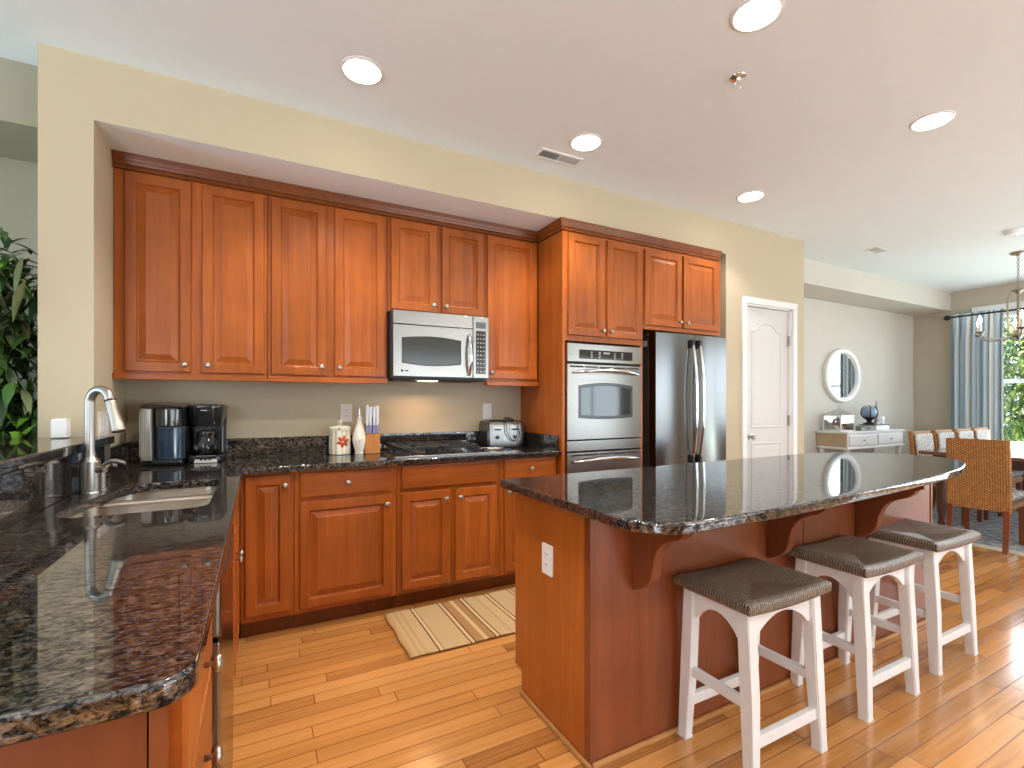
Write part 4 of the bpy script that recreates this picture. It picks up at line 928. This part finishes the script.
def make_stool(label, loc):
    s = thing('bar_stool', label, 'bar stool', loc, group='rush seat bar stools')
    W, D = .225, .157
    bm = BM(); nx, ny = 32, 24; g = {}
    def zt(u, v):
        e = max(abs(u), abs(v)); x, y = abs(u), abs(v)
        sag = -.02*(1-max(x, y))**1.2
        saddle = .008*x*x-.003
        edge = -.012*max(0, (e-.86)/.14)**2
        return .607+sag+saddle+edge+.002*(x > y)
    for i in range(nx+1):
        for j in range(ny+1):
            u, v = 2*i/nx-1, 2*j/ny-1; g[i, j] = bm.verts.new((W*u, D*v, zt(u, v)))
    for i in range(nx):
        for j in range(ny): bm.faces.new((g[i, j], g[i+1, j], g[i+1, j+1], g[i, j+1]))
    rim = [g[i, 0] for i in range(nx)]+[g[nx, j] for j in range(ny)]+[g[i, ny] for i in range(nx, 0, -1)]+[g[0, j] for j in range(ny, 0, -1)]
    prev = rim
    for sc_, z in ((1.012, -.008), (1.012, -.024), (.985, -.034), (.9, -.036)):
        cur = [bm.verts.new((v.co.x*sc_, v.co.y*sc_, v.co.z+z)) for v in rim]
        for i in range(len(rim)): j = (i+1) % len(rim); bm.faces.new((prev[i], cur[i], cur[j], prev[j]))
        prev = cur
    bm.faces.new(prev); finish('seat', bm, M_RUSH, s, angle=60)
    tx, ty, fx, fy, hw = .178, .112, .187, .138, .0225
    zt_ = .566
    for sx in (-1, 1):
        for sy in (-1, 1):
            bm = BM(); A = (tx*sx, ty*sy); B = (fx*sx, fy*sy); hb = .019
            mid = (A[0]*.45+B[0]*.55-sx*.006, A[1]*.45+B[1]*.55)
            ring = lambda c, h, z: [bm.verts.new((c[0]+a*h, c[1]+b*h, z)) for a, b in ((-1, -1), (1, -1), (1, 1), (-1, 1))]
            rr = [ring(B, hb, 0), ring((B[0], B[1]), hb, .012), ring(mid, hw*.98, .27), ring(A, hw, zt_)]
            for P, Q in zip(rr, rr[1:]):
                for i in range(4): bm.faces.new((P[i], P[(i+1) % 4], Q[(i+1) % 4], Q[i]))
            bm.faces.new(rr[0][::-1]); bm.faces.new(rr[-1])
            bmesh.ops.bevel(bm, geom=[e for e in bm.edges if abs(e.verts[0].co.z-e.verts[1].co.z) > .1], offset=.004, segments=2, affect='EDGES')
            finish('leg', bm, M_STOOLW, s)
    def apron(x0, x1, rise, n=14):
        lo, hi = zt_-.105, zt_; pts = [(x0, hi), (x0, lo)]+[(x0+(x1-x0)*(.06+.88*i/n), lo+.003+rise*math.sin(PI*i/n)**.75) for i in range(n+1)]+[(x1, lo), (x1, hi)]
        return [pts]
    for sy in (-1, 1): finish('apron', plate(apron(-tx+hw-.004, tx-hw+.004, .066), .02, .002, T(0, ty*sy+.01, 0) @ XZ), M_STOOLW, s)
    for sx in (-1, 1): finish('apron', plate(apron(-ty+hw-.004, ty-hw+.004, .055), .02, .002, T(tx*sx-.01, 0, 0) @ YZ), M_STOOLW, s)
    def lerp(a, b, z): return b+(a-b)*z/zt_
    z = .135
    for sy in (-1, 1):
        y = lerp(ty, fy, z)*sy; x = lerp(tx, fx, z)-.014; bm = BM(); box(bm, -x, x, y-.011, y+.011, z-.02, z+.02, .003); finish('stretcher', bm, M_STOOLW, s)
    z = .255
    for sx in (-1, 1):
        x = (lerp(tx, fx, z)-.004)*sx; y = lerp(ty, fy, z)-.016; bm = BM(); box(bm, x-.011, x+.011, -y, y, z-.017, z+.017, .003); finish('stretcher', bm, M_STOOLW, s)
    for sx in (-1, 1):
        for sy in (-1, 1): pass
    return s
st = make_stool('white bar stool with rush seat, closest to the island end panel', (1.603, 1.158, 0))
dup(st, (2.305, 1.168, 0), 'white bar stool with rush seat, middle of the row of three')
dup(st, (2.952, 1.192, 0), 'white bar stool with rush seat, nearest the dining room')

# rug in the aisle
RUGST = [(0, (0.473, 0.288, 0.119)), (0.03, (0.516, 0.344, 0.168)), (0.05, (0.447, 0.28, 0.126)), (0.065, (0.516, 0.344, 0.168)), (0.085, (0.447, 0.28, 0.126)), (0.1, (0.516, 0.344, 0.168)), (0.158, (0.077, 0.032, 0.01)), (0.166, (0.585, 0.416, 0.21)), (0.184, (0.077, 0.032, 0.01)), (0.191, (0.499, 0.336, 0.168)), (0.343, (0.077, 0.032, 0.01)), (0.351, (0.585, 0.416, 0.21)), (0.369, (0.077, 0.032, 0.01)), (0.376, (0.361, 0.184, 0.063)), (0.428, (0.568, 0.4, 0.21)), (0.452, (0.344, 0.176, 0.063)), (0.495, (0.077, 0.032, 0.01)), (0.503, (0.585, 0.416, 0.21)), (0.521, (0.077, 0.032, 0.01)), (0.528, (0.499, 0.336, 0.168)), (0.6, (0.447, 0.288, 0.14)), (0.62, (0.516, 0.352, 0.175)), (0.678, (0.077, 0.032, 0.01)), (0.686, (0.585, 0.416, 0.21)), (0.704, (0.077, 0.032, 0.01)), (0.711, (0.499, 0.336, 0.168)), (0.863, (0.077, 0.032, 0.01)), (0.871, (0.585, 0.416, 0.21)), (0.889, (0.077, 0.032, 0.01)), (0.896, (0.499, 0.336, 0.168))]
bm = BM(); nx, ny = 60, 30; g = {}
for i in range(nx+1):
    for j in range(ny+1):
        x, y = .9*i/nx, .54*j/ny
        g[i, j] = bm.verts.new((x+.004*math.sin(y*25), y+.003*math.sin(x*18), .0065+.0012*math.sin(x*30+y*11)))
for i in range(nx):
    for j in range(ny): bm.faces.new((g[i, j], g[i+1, j], g[i+1, j+1], g[i, j+1]))
rg = finish('kitchen_rug', bm, stripes('striped_rug_cotton', 0, RUGST, .925, .95, .5, 300), None, (.648, 2.293, 0)); so = rg.modifiers.new('s', 'SOLIDIFY'); so.thickness = .006
tag(rg, 'small beige and brown striped rug on the aisle floor', 'rug')

# ------------------------------------------------------------------ dining room
t = thing('dining_table', 'long dark wood dining table on turned legs', 'dining table', (7.12, 1.78, 0))
finish('tabletop', plate([rrect(-1.2, 1.2, -.63, .63, .03)], .034, .008, T(0, 0, .727)), wood('table_top_wood', (.1, .04, .02), (.19, .085, .045), rough=.16, scale=(2, 25, 25)), t)
bm = BM(); 
for a, b, c_, d_ in ((-1.1, 1.1, -.54, -.515), (-1.1, 1.1, .515, .54), (-1.1, -1.075, -.515, .515), (1.075, 1.1, -.515, .515)): box(bm, a, b, c_, d_, .64, .7265, .002)
finish('apron', bm, M_DARKW, t)
for sx in (-1, 1):
    for sy in (-1, 1): finish('leg', lathe(BM(), [(.025, .0081), (.03, .03), (.022, .08), (.036, .2), (.04, .42), (.028, .5), (.042, .53), (.042, .64), (.042, .7265)], 20, sx*1.05, sy*.49), M_DARKW, t)
def make_chair(label, loc, rz, group):
    """local: faces +x; back panel at x=0"""
    c = thing('rattan_dining_chair', label, 'dining chair', loc, rz, group)
    bm = BM(); ny, nz = 14, 22; hw = .21; rs = []
    for k in range(nz+1):
        v = k/nz; z = .325+.6*v; lean = -.10*max(0, (z-.45))**1.15; wv = hw*(1-.03*v)
        ring = []
        n = 28
        for a, b in rrect(-.026, .026, -wv, wv, .022, 5):
            cur = .02*(b/wv)**2*(.4+.6*v)
            zz = z
            if v == 1: zz = z+.012*math.cos(b/wv*PI*.5)
            if v == 0: zz = z+.03*math.cos(b/wv*PI*.5)
            ring.append(bm.verts.new((a+lean+cur, b, zz)))
        rs.append(ring)
    for A, B in zip(rs, rs[1:]):
        for i in range(len(A)): j = (i+1) % len(A); bm.faces.new((A[i], A[j], B[j], B[i]))
    bm.faces.new(rs[0][::-1]); bm.faces.new(rs[-1]); finish('backrest', bm, M_RATTAN, c, angle=50)
    bm = BM(); box(bm, .03, .45, -.205, .205, .335, .41, .02, 3); finish('seat_frame', bm, M_RATTANS, c)
    bm = BM(); box(bm, .035, .455, -.2, .2, .411, .475, .026, 4); finish('seat_cushion', bm, M_CUSH, c)
    bm = BM(); rs = []
    for k in range(12):
        v = k/11; z = .49+.405*v; lean = -.10*max(0, (z-.45))**1.15; ring = []
        for b in range(13):
            q = -1+2*b/12; cur = .02*q*q*.8; ring.append(bm.verts.new((.037+lean+cur+.012*(1-q*q)*math.sin(PI*v), q*.185, z)))
        rs.append(ring)
    for A, B in zip(rs, rs[1:]):
        for i in range(12): bm.faces.new((A[i], A[i+1], B[i+1], B[i]))
    o = finish('back_pad', bm, M_PAD, c); sm = o.modifiers.new('s', 'SOLIDIFY'); sm.thickness = .014; sm.offset = 0
    for x, sx in ((-.005, -1), (.42, 1)):
        for sy in (-1, 1):
            bm = BM(); hw_ = .02; y = .18*sy
            foot = x+(-.05 if sx < 0 else .0)
            rr = []
            for q in range(7):
                v = q/6; xx = x+(foot-x)*(v**1.6); h_ = .021-.005*v; z = .345*(1-v)
                rr.append([bm.verts.new((xx+a*h_, y+b*h_, z)) for a, b in ((-1, -1), (1, -1), (1, 1), (-1, 1))])
            for A, B in zip(rr, rr[1:]):
                for i in range(4): bm.faces.new((A[i], A[(i+1) % 4], B[(i+1) % 4], B[i]))
            bm.faces.new(rr[0]); bm.faces.new(rr[-1][::-1]); finish('leg', bm, M_LEGW, c)
    return c
def cush():
    m, nt, b = newmat('patterned_seat_fabric'); L = nt.links
    tc = nt.nodes.new('ShaderNodeTexCoord'); v = nt.nodes.new('ShaderNodeTexVoronoi'); v.feature = 'DISTANCE_TO_EDGE'; v.inputs['Scale'].default_value = 22; L.new(tc.outputs['Object'], v.inputs['Vector'])
    r = ramp(nt, [(.05, (.55, .55, .56)), (.12, (.05, .055, .07)), (.3, (.3, .31, .34))]); L.new(v.outputs['Distance'], r.inputs['Fac']); L.new(r.outputs['Color'], b.inputs['Base Color']); b.inputs['Roughness'].default_value = .9; return m
M_CUSH = cush()
CG = 'woven dining chairs along the far side of the table'
RUGZ = .008
oc = make_chair('orange rattan dining chair at the table end, back to the island', (5.455, 1.79, RUGZ), math.radians(4), None)
for x, lab in ((6.45, 'woven dining chair first from the kitchen on the far table side'), (6.97, 'woven dining chair second from the kitchen on the far table side'), (7.48, 'woven dining chair third from the kitchen on the far table side'), (7.95, 'woven dining chair fourth from the kitchen, next to the striped curtain')):
    c = dup(oc, (x, 2.58, RUGZ), lab, -PI/2); c['group'] = CG
c = dup(oc, (6.45, 1.0, RUGZ), 'rattan dining chair around the table corner from the one backing the island', PI/2)
def drug():
    m, nt, b = newmat('blue_grey_rug_wool'); L = nt.links
    tc = nt.nodes.new('ShaderNodeTexCoord'); v = nt.nodes.new('ShaderNodeTexVoronoi'); v.inputs['Scale'].default_value = 9; L.new(tc.outputs['Object'], v.inputs['Vector'])
    n = nt.nodes.new('ShaderNodeTexNoise'); n.inputs['Scale'].default_value = 16; n.inputs['Detail'].default_value = 5; L.new(tc.outputs['Object'], n.inputs['Vector'])
    r = ramp(nt, [(.35, (.16, .2, .25)), (.5, (.3, .33, .36)), (.62, (.5, .49, .45))]); L.new(n.outputs['Fac'], r.inputs['Fac']); L.new(r.outputs['Color'], b.inputs['Base Color']); b.inputs['Roughness'].default_value = .95; return m
rg = thing('dining_rug', 'blue grey patterned rug with cream edge under the dining table', 'rug', (0, 0, 0))
bm = BM(); box(bm, 5.5, 8.5, .72, 3.1, 0, .0075, .003); finish('rug_border', bm, simple('cream_rug_border', (.6, .56, .46), .95, bump=.5, bscale=200), rg)
bm = BM(); box(bm, 5.6, 8.4, .82, 3.0, .0072, .0079); finish('rug_field', bm, drug(), rg)
# console
cs = thing('console_table', 'white console table with drawers against the dining wall', 'console table', (6.87, 3.4, 0))
hw, D0, D1, H = .65, -.185, .18, .893
finish('console_top', plate([rrect(-hw-.03, hw+.03, D0-.02, D1, .01)], .022, .006, T(0, 0, H-.022)), M_WHITE, cs)
bm = BM(); box(bm, -hw, hw, D0, D1-.004, H-.19, H-.0225, .002); finish('console_body', bm, M_WHITE, cs)
bm = BM(); box(bm, -hw-.004, -hw-.0005, D0+.012, D1-.012, H-.185, H-.026, .001); finish('side_panel', bm, simple('tan_wood_side', (.5, .38, .24), .5), cs)
bm = BM(); box(bm, -hw-.02, hw+.02, D0-.014, D1-.002, H-.215, H-.1905, .008, 3); finish('apron_molding', bm, M_WHITE, cs)
for i in range(2):
    a = -hw+.03+i*.64; d_ = door(cs, a, a+.6, H-.165, H-.045, D0-.014, None, 'drawer', SLAB, M_WHITE)
    bm = BM(); box(bm, -.02, .02, -.014, 0, -.006, .006, .003); finish('pull', bm, simple('pewter', (.2, .19, .18), .4, .8), d_)
for sx in (-1, 1):
    for y in (D0+.035, D1-.04): finish('leg', lathe(BM(), [(.022, 0), (.028, .02), (.02, .05), (.03, .12), (.033, .3), (.024, .5), (.036, .56), (.024, .6), (.036, .65), (.036, .6778)], 20, sx*(hw-.045), y), M_WHITE, cs)
bm = BM(); box(bm, -hw+.02, hw-.02, D0+.02, D1-.02, .16, .185, .004); finish('lower_shelf', bm, M_WHITE, cs)
# mirror
mr = thing('wall_mirror', 'oval mirror in a thick white frame on the dining wall', 'mirror', (6.765, 3.584, 1.6))
bm = BM(); rs = []
for sc_, y in ((1.0, 0), (1.0, -.03), (.985, -.045), (.95, -.052), (.9, -.046), (.86, -.05), (.82, -.042), (.80, -.03), (.79, -.02)):
    rs.append([bm.verts.new((.415*sc_*math.cos(a), y, .355*sc_*math.sin(a))) for a in [2*PI*i/64 for i in range(64)]])
for A, B in zip(rs, rs[1:]):
    for i in range(64): j = (i+1) % 64; bm.faces.new((A[i], A[j], B[j], B[i]))
finish('mirror_frame', bm, M_WHITE, mr, angle=60)
bm = BM(); bm.faces.new([bm.verts.new((.415*.80*math.cos(a), -.024, .355*.80*math.sin(a))) for a in [2*PI*i/64 for i in range(64)]]); r_ = bmesh.ops.extrude_face_region(bm, geom=list(bm.faces)); bmesh.ops.translate(bm, verts=[v for v in r_['geom'] if isinstance(v, bmesh.types.BMVert)], vec=(0, .01, 0))
finish('mirror_glass', bm, M_MIRROR, mr, smooth=False)
# things on the console
ZC = H+.0005
ln = thing('glass_lantern', 'white framed glass lantern with a pointed roof on the console', 'lantern', (6.42, 3.42, ZC))
bm = BM(); a_, b_, h_ = .15, .1, .2
for sx in (-1, 1):
    for sy in (-1, 1): box(bm, sx*a_-.006, sx*a_+.006, sy*b_-.006, sy*b_+.006, .012, h_)
box(bm, -a_-.01, a_+.01, -b_-.01, b_+.01, 0, .012, .002)
for sy in (-1, 1): box(bm, -a_-.006, a_+.006, sy*b_-.006, sy*b_+.006, h_-.012, h_)
for sx in (-1, 1): box(bm, sx*a_-.006, sx*a_+.006, -b_, b_, h_-.012, h_)
finish('lantern_frame', bm, M_WHITE, ln)
for i, (p, q) in enumerate((((-a_, -b_), (a_, -b_)), ((-a_, b_), (a_, b_)), ((-a_, -b_), (-a_, b_)), ((a_, -b_), (a_, b_)))):
    bm = BM(); box(bm, min(p[0], q[0])-.001, max(p[0], q[0])+.001, min(p[1], q[1])-.001, max(p[1], q[1])+.001, .013, h_-.013); finish('glass_panel', bm, M_GLASS, ln, smooth=False)
bm = BM(); n = 4; base_ = [(-a_-.012, -b_-.012), (a_+.012, -b_-.012), (a_+.012, b_+.012), (-a_-.012, b_+.012)]
hexa(bm, [(x, y, h_) for x, y in base_], [(x*.12, y*.12, h_+.075) for x, y in base_]); finish('roof', bm, M_GLASS, ln)
bm = BM(); tube(bm, [(.02*math.cos(2*PI*i/16), 0, h_+.095+.02*math.sin(2*PI*i/16)) for i in range(16)], .003, 6, True); finish('ring_handle', bm, M_GREYP, ln)
def shellball(label, loc, s_, seed):
    rnd = random.Random(seed); o = thing('shell_topiary', label, 'ornament', loc, group='shell ornaments inside the lantern')
    finish('pedestal', lathe(BM(), [(.03*s_, 0), (.03*s_, .006*s_), (.012*s_, .016*s_), (.012*s_, .03*s_), (.022*s_, .042*s_)], 16), M_WHITE, o)
    bm = BM()
    for i in range(46):
        z = rnd.random(); a = rnd.random()*2*PI; rad = .042*s_*math.sqrt(max(0, 1-z**1.4)); rr = rnd.uniform(.009, .016)*s_
        b0 = BM(); bmesh.ops.create_icosphere(b0, subdivisions=1, radius=rr, matrix=T(rad*math.cos(a), rad*math.sin(a), .05*s_+z*.085*s_)); me = bpy.data.meshes.new('x'); b0.to_mesh(me); b0.free(); bm.from_mesh(me); bpy.data.meshes.remove(me)
    finish('shell_bundle', bm, simple('brown_shell', (.22, .12, .06), .4, var=.5, vscale=60), o, angle=60); return o
shellball('taller brown shell ornament on a white pedestal in the lantern', (6.37, 3.42, ZC+.0125), 1.1, 1)
shellball('smaller brown shell ornament on a pedestal in the lantern', (6.50, 3.42, ZC+.0125), .82, 2)
bk = thing('grey_tray', 'flat grey wooden tray with dark grip on the console', 'tray', (6.77, 3.36, ZC))
bm = BM(); box(bm, -.16, .16, -.1, .1, 0, .012, .003); box(bm, -.16, .16, -.1, -.09, .012, .05, .002); box(bm, -.16, .16, .09, .1, .012, .05, .002); box(bm, -.16, -.15, -.09, .09, .012, .05, .002); box(bm, .15, .16, -.09, .09, .012, .05, .002); finish('tray_body', bm, simple('grey_wash_wood', (.3, .29, .28), .6, var=.2), bk)
bm = BM(); box(bm, -.045, .045, -.106, -.1005, .024, .038, .002); finish('grip', bm, M_BLKM, bk)
wb = thing('white_box', 'low white box with a dark flat lid on the console', 'box', (7.12, 3.36, ZC))
bm = BM(); box(bm, -.16, .16, -.1, .1, 0, .06, .004); finish('box_body', bm, M_WHITE, wb)
bm = BM(); box(bm, -.162, .162, -.102, .102, .0605, .072, .003); finish('lid', bm, simple('slate_lid', (.12, .12, .13), .4), wb)
gb = thing('glass_orb', 'blue grey glass orb resting in a dark claw stand', 'ornament', (7.02, 3.37, ZC+.0725))
bm = lathe(BM(), [(.02, 0), (.07, .004), (.065, .014), (.025, .026), (.03, .05), (.072, .09), (.067, .092), (.03, .07), (0, .064)], 24); finish('claw_stand', bm, M_BLKM, gb)
bm = BM(); bmesh.ops.create_uvsphere(bm, u_segments=32, v_segments=18, radius=.085, matrix=T(0, 0, .155)); ob = finish('orb', bm, simple('blue_grey_glass', (.26, .36, .5), .08, ior=1.7, var=.5, vscale=14), gb)
bm = BM()
for i in range(4):
    a = i*PI/2+.6; tube(bm, [(math.cos(a)*r_, math.sin(a)*r_, z) for r_, z in ((.06, .08), (.085, .115), (.091, .155), (.078, .205), (.045, .245))], [.008, .007, .006, .005, .003], 8)
finish('claw', bm, simple('dark_grey_metal', (.06, .065, .08), .4, .5), gb)
sp = thing('driftwood_obelisk', 'slim grey pointed obelisk on the lid of the white box', 'ornament', (7.19, 3.37, ZC+.0725))
bm = BM(); box(bm, -.028, .028, -.028, .028, 0, .018, .003); finish('plinth', bm, M_WHITE, sp)
bm = BM(); hexa(bm, [(-.02, -.02, .0185), (.02, -.02, .0185), (.02, .02, .0185), (-.02, .02, .0185)], [(-.004, -.004, .3), (.004, -.004, .3), (.004, .004, .3), (-.004, .004, .3)]); finish('spire', bm, simple('weathered_grey', (.32, .31, .3), .6, var=.3), sp)
gv = thing('glass_cylinder', 'clear straight glass vase at the window end of the console', 'vase', (7.36, 3.4, ZC))
bm = lathe(BM(), [(.05, 0), (.052, .004), (.05, .17), (.047, .17), (.047, .012), (0, .01)], 28); finish('glass_wall', bm, M_GLASS, gv)
finish('sand_fill', lathe(BM(), [(.0462, .0125), (.0462, .035), (0, .038)], 24), simple('pale_sand', (.6, .56, .48), .9), gv)
# curtain and rod
rod = thing('curtain_rod', 'black curtain rod with ball end above the dining window', 'curtain rod', (8.6, 0, 2.44))
bm = BM(); tube(bm, [(0, .6, 0), (0, 3.12, 0)], .013, 12); finish('rod', bm, M_BLKM, rod)
for y in (3.15, .57):
    bm = BM(); bmesh.ops.create_uvsphere(bm, u_segments=18, v_segments=12, radius=.036, matrix=T(0, y, 0)); finish('finial', bm, M_BLKM, rod)
for y in (3.06, .68):
    bm = BM(); tube(bm, [(0, y, 0), (.09, y, 0)], .009, 8); box(bm, .09, .0985, y-.02, y+.02, -.04, .04, .003); finish('bracket', bm, M_BLKM, rod)
CU = [simple('curtain_pale_blue', (.62, .76, .86), .85), simple('curtain_slate', (.22, .3, .36), .85), simple('curtain_cream', (.85, .85, .82), .85), simple('curtain_blue', (.42, .58, .7), .85), simple('curtain_grey', (.35, .38, .38), .85)]
def curtain(label, y0, y1, seed):
    rnd = random.Random(seed); bm = BM(); n = 150; zs = [2.475, 2.44, 2.40, 2.3, 2.0, 1.5, 1.0, .5, .02]; rs = []
    for z in zs:
        fl = min(1, (2.475-z)/.35); ring = []
        for i in range(n+1):
            t_ = i/n; ph = t_*9*2*PI+.5*math.sin(t_*7); y = y0+(y1-y0)*t_+.012*math.sin(2*ph)*fl
            ring.append(bm.verts.new((.018-.055*fl*(.55+.45*math.sin(ph))-.022*(1-fl), y-.0, z)))
        rs.append(ring)
    bands = []; seq = [4, 1, 0, 0, 1, 2, 4, 0, 3, 1, 4, 3, 0, 1, 4, 2, 0, 3, 1]; i = 0; k = 0
    while i < n:
        wd = {0: 9, 1: 3, 2: 8, 3: 7, 4: 6}[seq[k % len(seq)]]; bands += [seq[k % len(seq)]]*wd; i += wd; k += 1
    for A, B in zip(rs, rs[1:]):
        for i in range(n): f_ = bm.faces.new((A[i], A[i+1], B[i+1], B[i])); f_.material_index = bands[i]
    o = finish('curtain', bm, CU, None, (8.6, 0, 0), angle=80, recalc=False); m_ = o.modifiers.new('s', 'SOLIDIFY'); m_.thickness = .003
    tag(o, label, 'curtain')
curtain('blue and grey striped pleated curtain hanging beside the dining window', 2.565, 3.09, 1)
# chandelier
ch = thing('chandelier', 'metal candle chandelier with lit flame bulbs over the dining table', 'chandelier', (6.985, 1.975, CE))
M_IRON = simple('aged_silver_metal', (.36, .31, .25), .35, .9)
finish('canopy', lathe(BM(), [(.065, 0), (.065, -.008), (.05, -.022), (.02, -.03), (.012, -.04), (0, -.04)], 24), M_IRON, ch)
bm = BM(); z = -.04; i = 0
while z > -.34:
    pts = [((.009*math.cos(a) if i % 2 else 0), (0 if i % 2 else .009*math.cos(a)), z-.015+.016*math.sin(a)) for a in [2*PI*k/12 for k in range(12)]]
    tube(bm, pts, .0028, 6, True); z -= .024; i += 1
finish('chain', bm, M_IRON, ch)
finish('centre_hub', lathe(BM(), [(.008, -.34), (.03, -.37), (.055, -.385), (.06, -.395), (.03, -.41), (.012, -.43), (.01, -.8), (.03, -.83), (.045, -.86), (.03, -.885), (.012, -.9), (.016, -.915), (0, -.93)], 20), M_IRON, ch)
for i in range(6):
    a = i*PI/3+.35; ca_, sa = math.cos(a), math.sin(a); P = lambda r, z: (r*ca_, r*sa, z)
    pts = bez(P(.05, -.4), P(.13, -.45), P(.06, -.75), P(.09, -.85), 10)
    ar = finish('arm', tube(tube(BM(), [P(.03, -.855)]+bez(P(.05, -.86), P(.16, -.93), P(.3, -.9), P(.335, -.835), 12), .0065, 8), pts, .005, 8), M_IRON, ch)
    finish('drip_cup', lathe(BM(), [(.008, -.84), (.03, -.832), (.04, -.818), (.036, -.818), (.0, -.826)], 18, .335*ca_, .335*sa), M_IRON, ar)
    finish('candle_sleeve', lathe(BM(), [(.0145, -.825), (.0145, -.73), (0, -.73)], 16, .335*ca_, .335*sa), M_IVORY, ar)
    finish('flame_bulb', lathe(BM(), [(.006, -.7295), (.014, -.71), (.016, -.695), (.011, -.67), (.004, -.65), (0, -.645)], 14, .335*ca_, .335*sa), M_BULB, ar)

# ------------------------------------------------------------------ plant in the next room
fp = thing('potted_ficus', 'leafy green indoor ficus tree behind the bar ledge', 'plant', (-1.16, 3.02, 0))
finish('pot', lathe(BM(), [(.13, 0), (.15, .01), (.18, .3), (.19, .32), (.17, .32), (.165, .29), (0, .28)], 28), simple('brown_basket', (.14, .08, .045), .7, bump=.5, bscale=40), fp)
bm = BM(); rnd = random.Random(5)
brs = []
tube(bm, [(0, 0, .28), (.02, 0, .7), (-.01, .01, 1.2), (.02, -.01, 1.7)], [.022, .02, .017, .01], 10)
for i in range(52):
    z = rnd.uniform(.8, 1.75); a = rnd.uniform(0, 2*PI); ln_ = rnd.uniform(.18, .4); e = (ln_*math.cos(a), ln_*math.sin(a)*.72, z+rnd.uniform(.02, .22))
    pts = bez((0, 0, z), (e[0]*.4, e[1]*.4, z+.15), (e[0]*.8, e[1]*.8, e[2]+.05), e, 7); tube(bm, pts, [.006, .005, .005, .004, .004, .003, .003, .002], 6); brs.append(pts)
finish('trunk', bm, simple('ficus_bark', (.12, .08, .05), .8), fp)
LM = [simple('leaf_dark', (.018, .05, .012), .3, var=.3), simple('leaf_mid', (.05, .13, .025), .3, var=.3), simple('leaf_bright', (.2, .42, .05), .32, var=.3), simple('leaf_olive', (.12, .15, .06), .35, var=.3)]
bm = BM()
def leaf(bm, p, d, ln_, wd, mi):
    d = Vector(d).normalized(); s_ = d.cross(Vector((0, 0, 1)))
    s_ = s_.normalized() if s_.length > .05 else Vector((1, 0, 0)); up = s_.cross(d)
    L_, C_, R_ = [], [], []
    for t_, ww in ((0, .05), (.25, .75), (.5, 1), (.75, .65), (1, .02)):
        c = Vector(p)+d*ln_*t_-Vector((0, 0, 1))*ln_*.5*t_*t_; L_.append(bm.verts.new(c+s_*wd*ww+up*wd*.35*ww)); C_.append(bm.verts.new(c)); R_.append(bm.verts.new(c-s_*wd*ww+up*wd*.35*ww))
    for i in range(4):
        for A, B in ((L_, C_), (C_, R_)): f_ = bm.faces.new((A[i], A[i+1], B[i+1], B[i])); f_.material_index = mi
for pts in brs:
    for k in range(34):
        p = pts[rnd.randint(2, 7)]+Vector((rnd.gauss(0, .05), rnd.gauss(0, .04), rnd.gauss(0, .05)))
        if p.y > .34 or (p.x > .29 and p.y > -.36) or p.z+0 < 1.14 and p.x > .2: continue
        d = (rnd.gauss(0, 1)-.6*(p.x > .2), rnd.gauss(-.35, .8), rnd.uniform(-1, .3)); leaf(bm, p, d, rnd.uniform(.08, .13), rnd.uniform(.014, .021), rnd.choice([0, 0, 1, 1, 2, 3, 3]))
me_ok = [v for v in bm.verts]
for v in me_ok:
    v.co.y = min(v.co.y, .4)
    if v.co.y > -.24: v.co.x = min(v.co.x, .3)
    if v.co.y < -.21 and v.co.z < 1.125: v.co.z = 1.125
finish('leaves', bm, LM, fp, angle=60, recalc=False)

# ------------------------------------------------------------------ outdoors, seen through the dining window
bm = BM(); box(bm, 8.9, 40, -25, 30, -.5, -.3); struct(finish('ground_lawn', bm, simple('lawn_green', (.1, .2, .04), .9, var=.4, vscale=3)))
TM = [simple('tree_leaf_green', (.09, .2, .035), .55, var=.4), simple('tree_leaf_yellow', (.34, .42, .09), .55, var=.4), simple('tree_leaf_deep', (.035, .1, .02), .55, var=.4)]
def tree(label, loc, h, r, seed, weights, n=7000):
    rnd = random.Random(seed); o = thing('garden_tree', label, 'tree', loc, group='trees beyond the dining window')
    bm = BM(); tube(bm, [(0, 0, -.02), (.05, 0, h*.3), (0, .05, h*.75)], [.12, .09, .03], 10)
    cl = []
    for i in range(22):
        a = rnd.uniform(0, 2*PI); q = rnd.uniform(.2, .8)*r; z = rnd.uniform(.16, .95)*h; c_ = Vector((q*math.cos(a), q*math.sin(a), z)); cl.append((c_, rnd.uniform(.3, .55)*r)); tube(bm, [(0, 0, z*.7), tuple(c_)], [.03, .01], 6)
    finish('trunk', bm, simple('tree_bark', (.1, .07, .05), .9), o)
    bm = BM()
    for i in range(n):
        c_, rr = rnd.choice(cl); dv_ = Vector((rnd.gauss(0, 1), rnd.gauss(0, 1), rnd.gauss(0, 1))).normalized(); p = c_+dv_*rr*rnd.uniform(.6, 1)
        leaf(bm, p, dv_+Vector((rnd.gauss(0, .5), rnd.gauss(0, .5), -.2)), rnd.uniform(.07, .14), rnd.uniform(.022, .04), rnd.choices([0, 1, 2], weights)[0])
    finish('foliage', bm, TM, o, angle=60, recalc=False)
tree('yellow green bushy tree low outside the dining window', (13.5, 3.4, -.3), 3.0, 1.5, 3, (2, 5, 1))
tree('dark green tree rising behind outside the dining window', (19.5, 6.0, -.3), 6.2, 2.2, 4, (4, 1, 4))
tree('mid green tree outside the dining window beyond the frame', (15.5, -1.6, -.3), 3.6, 1.6, 6, (4, 3, 2))
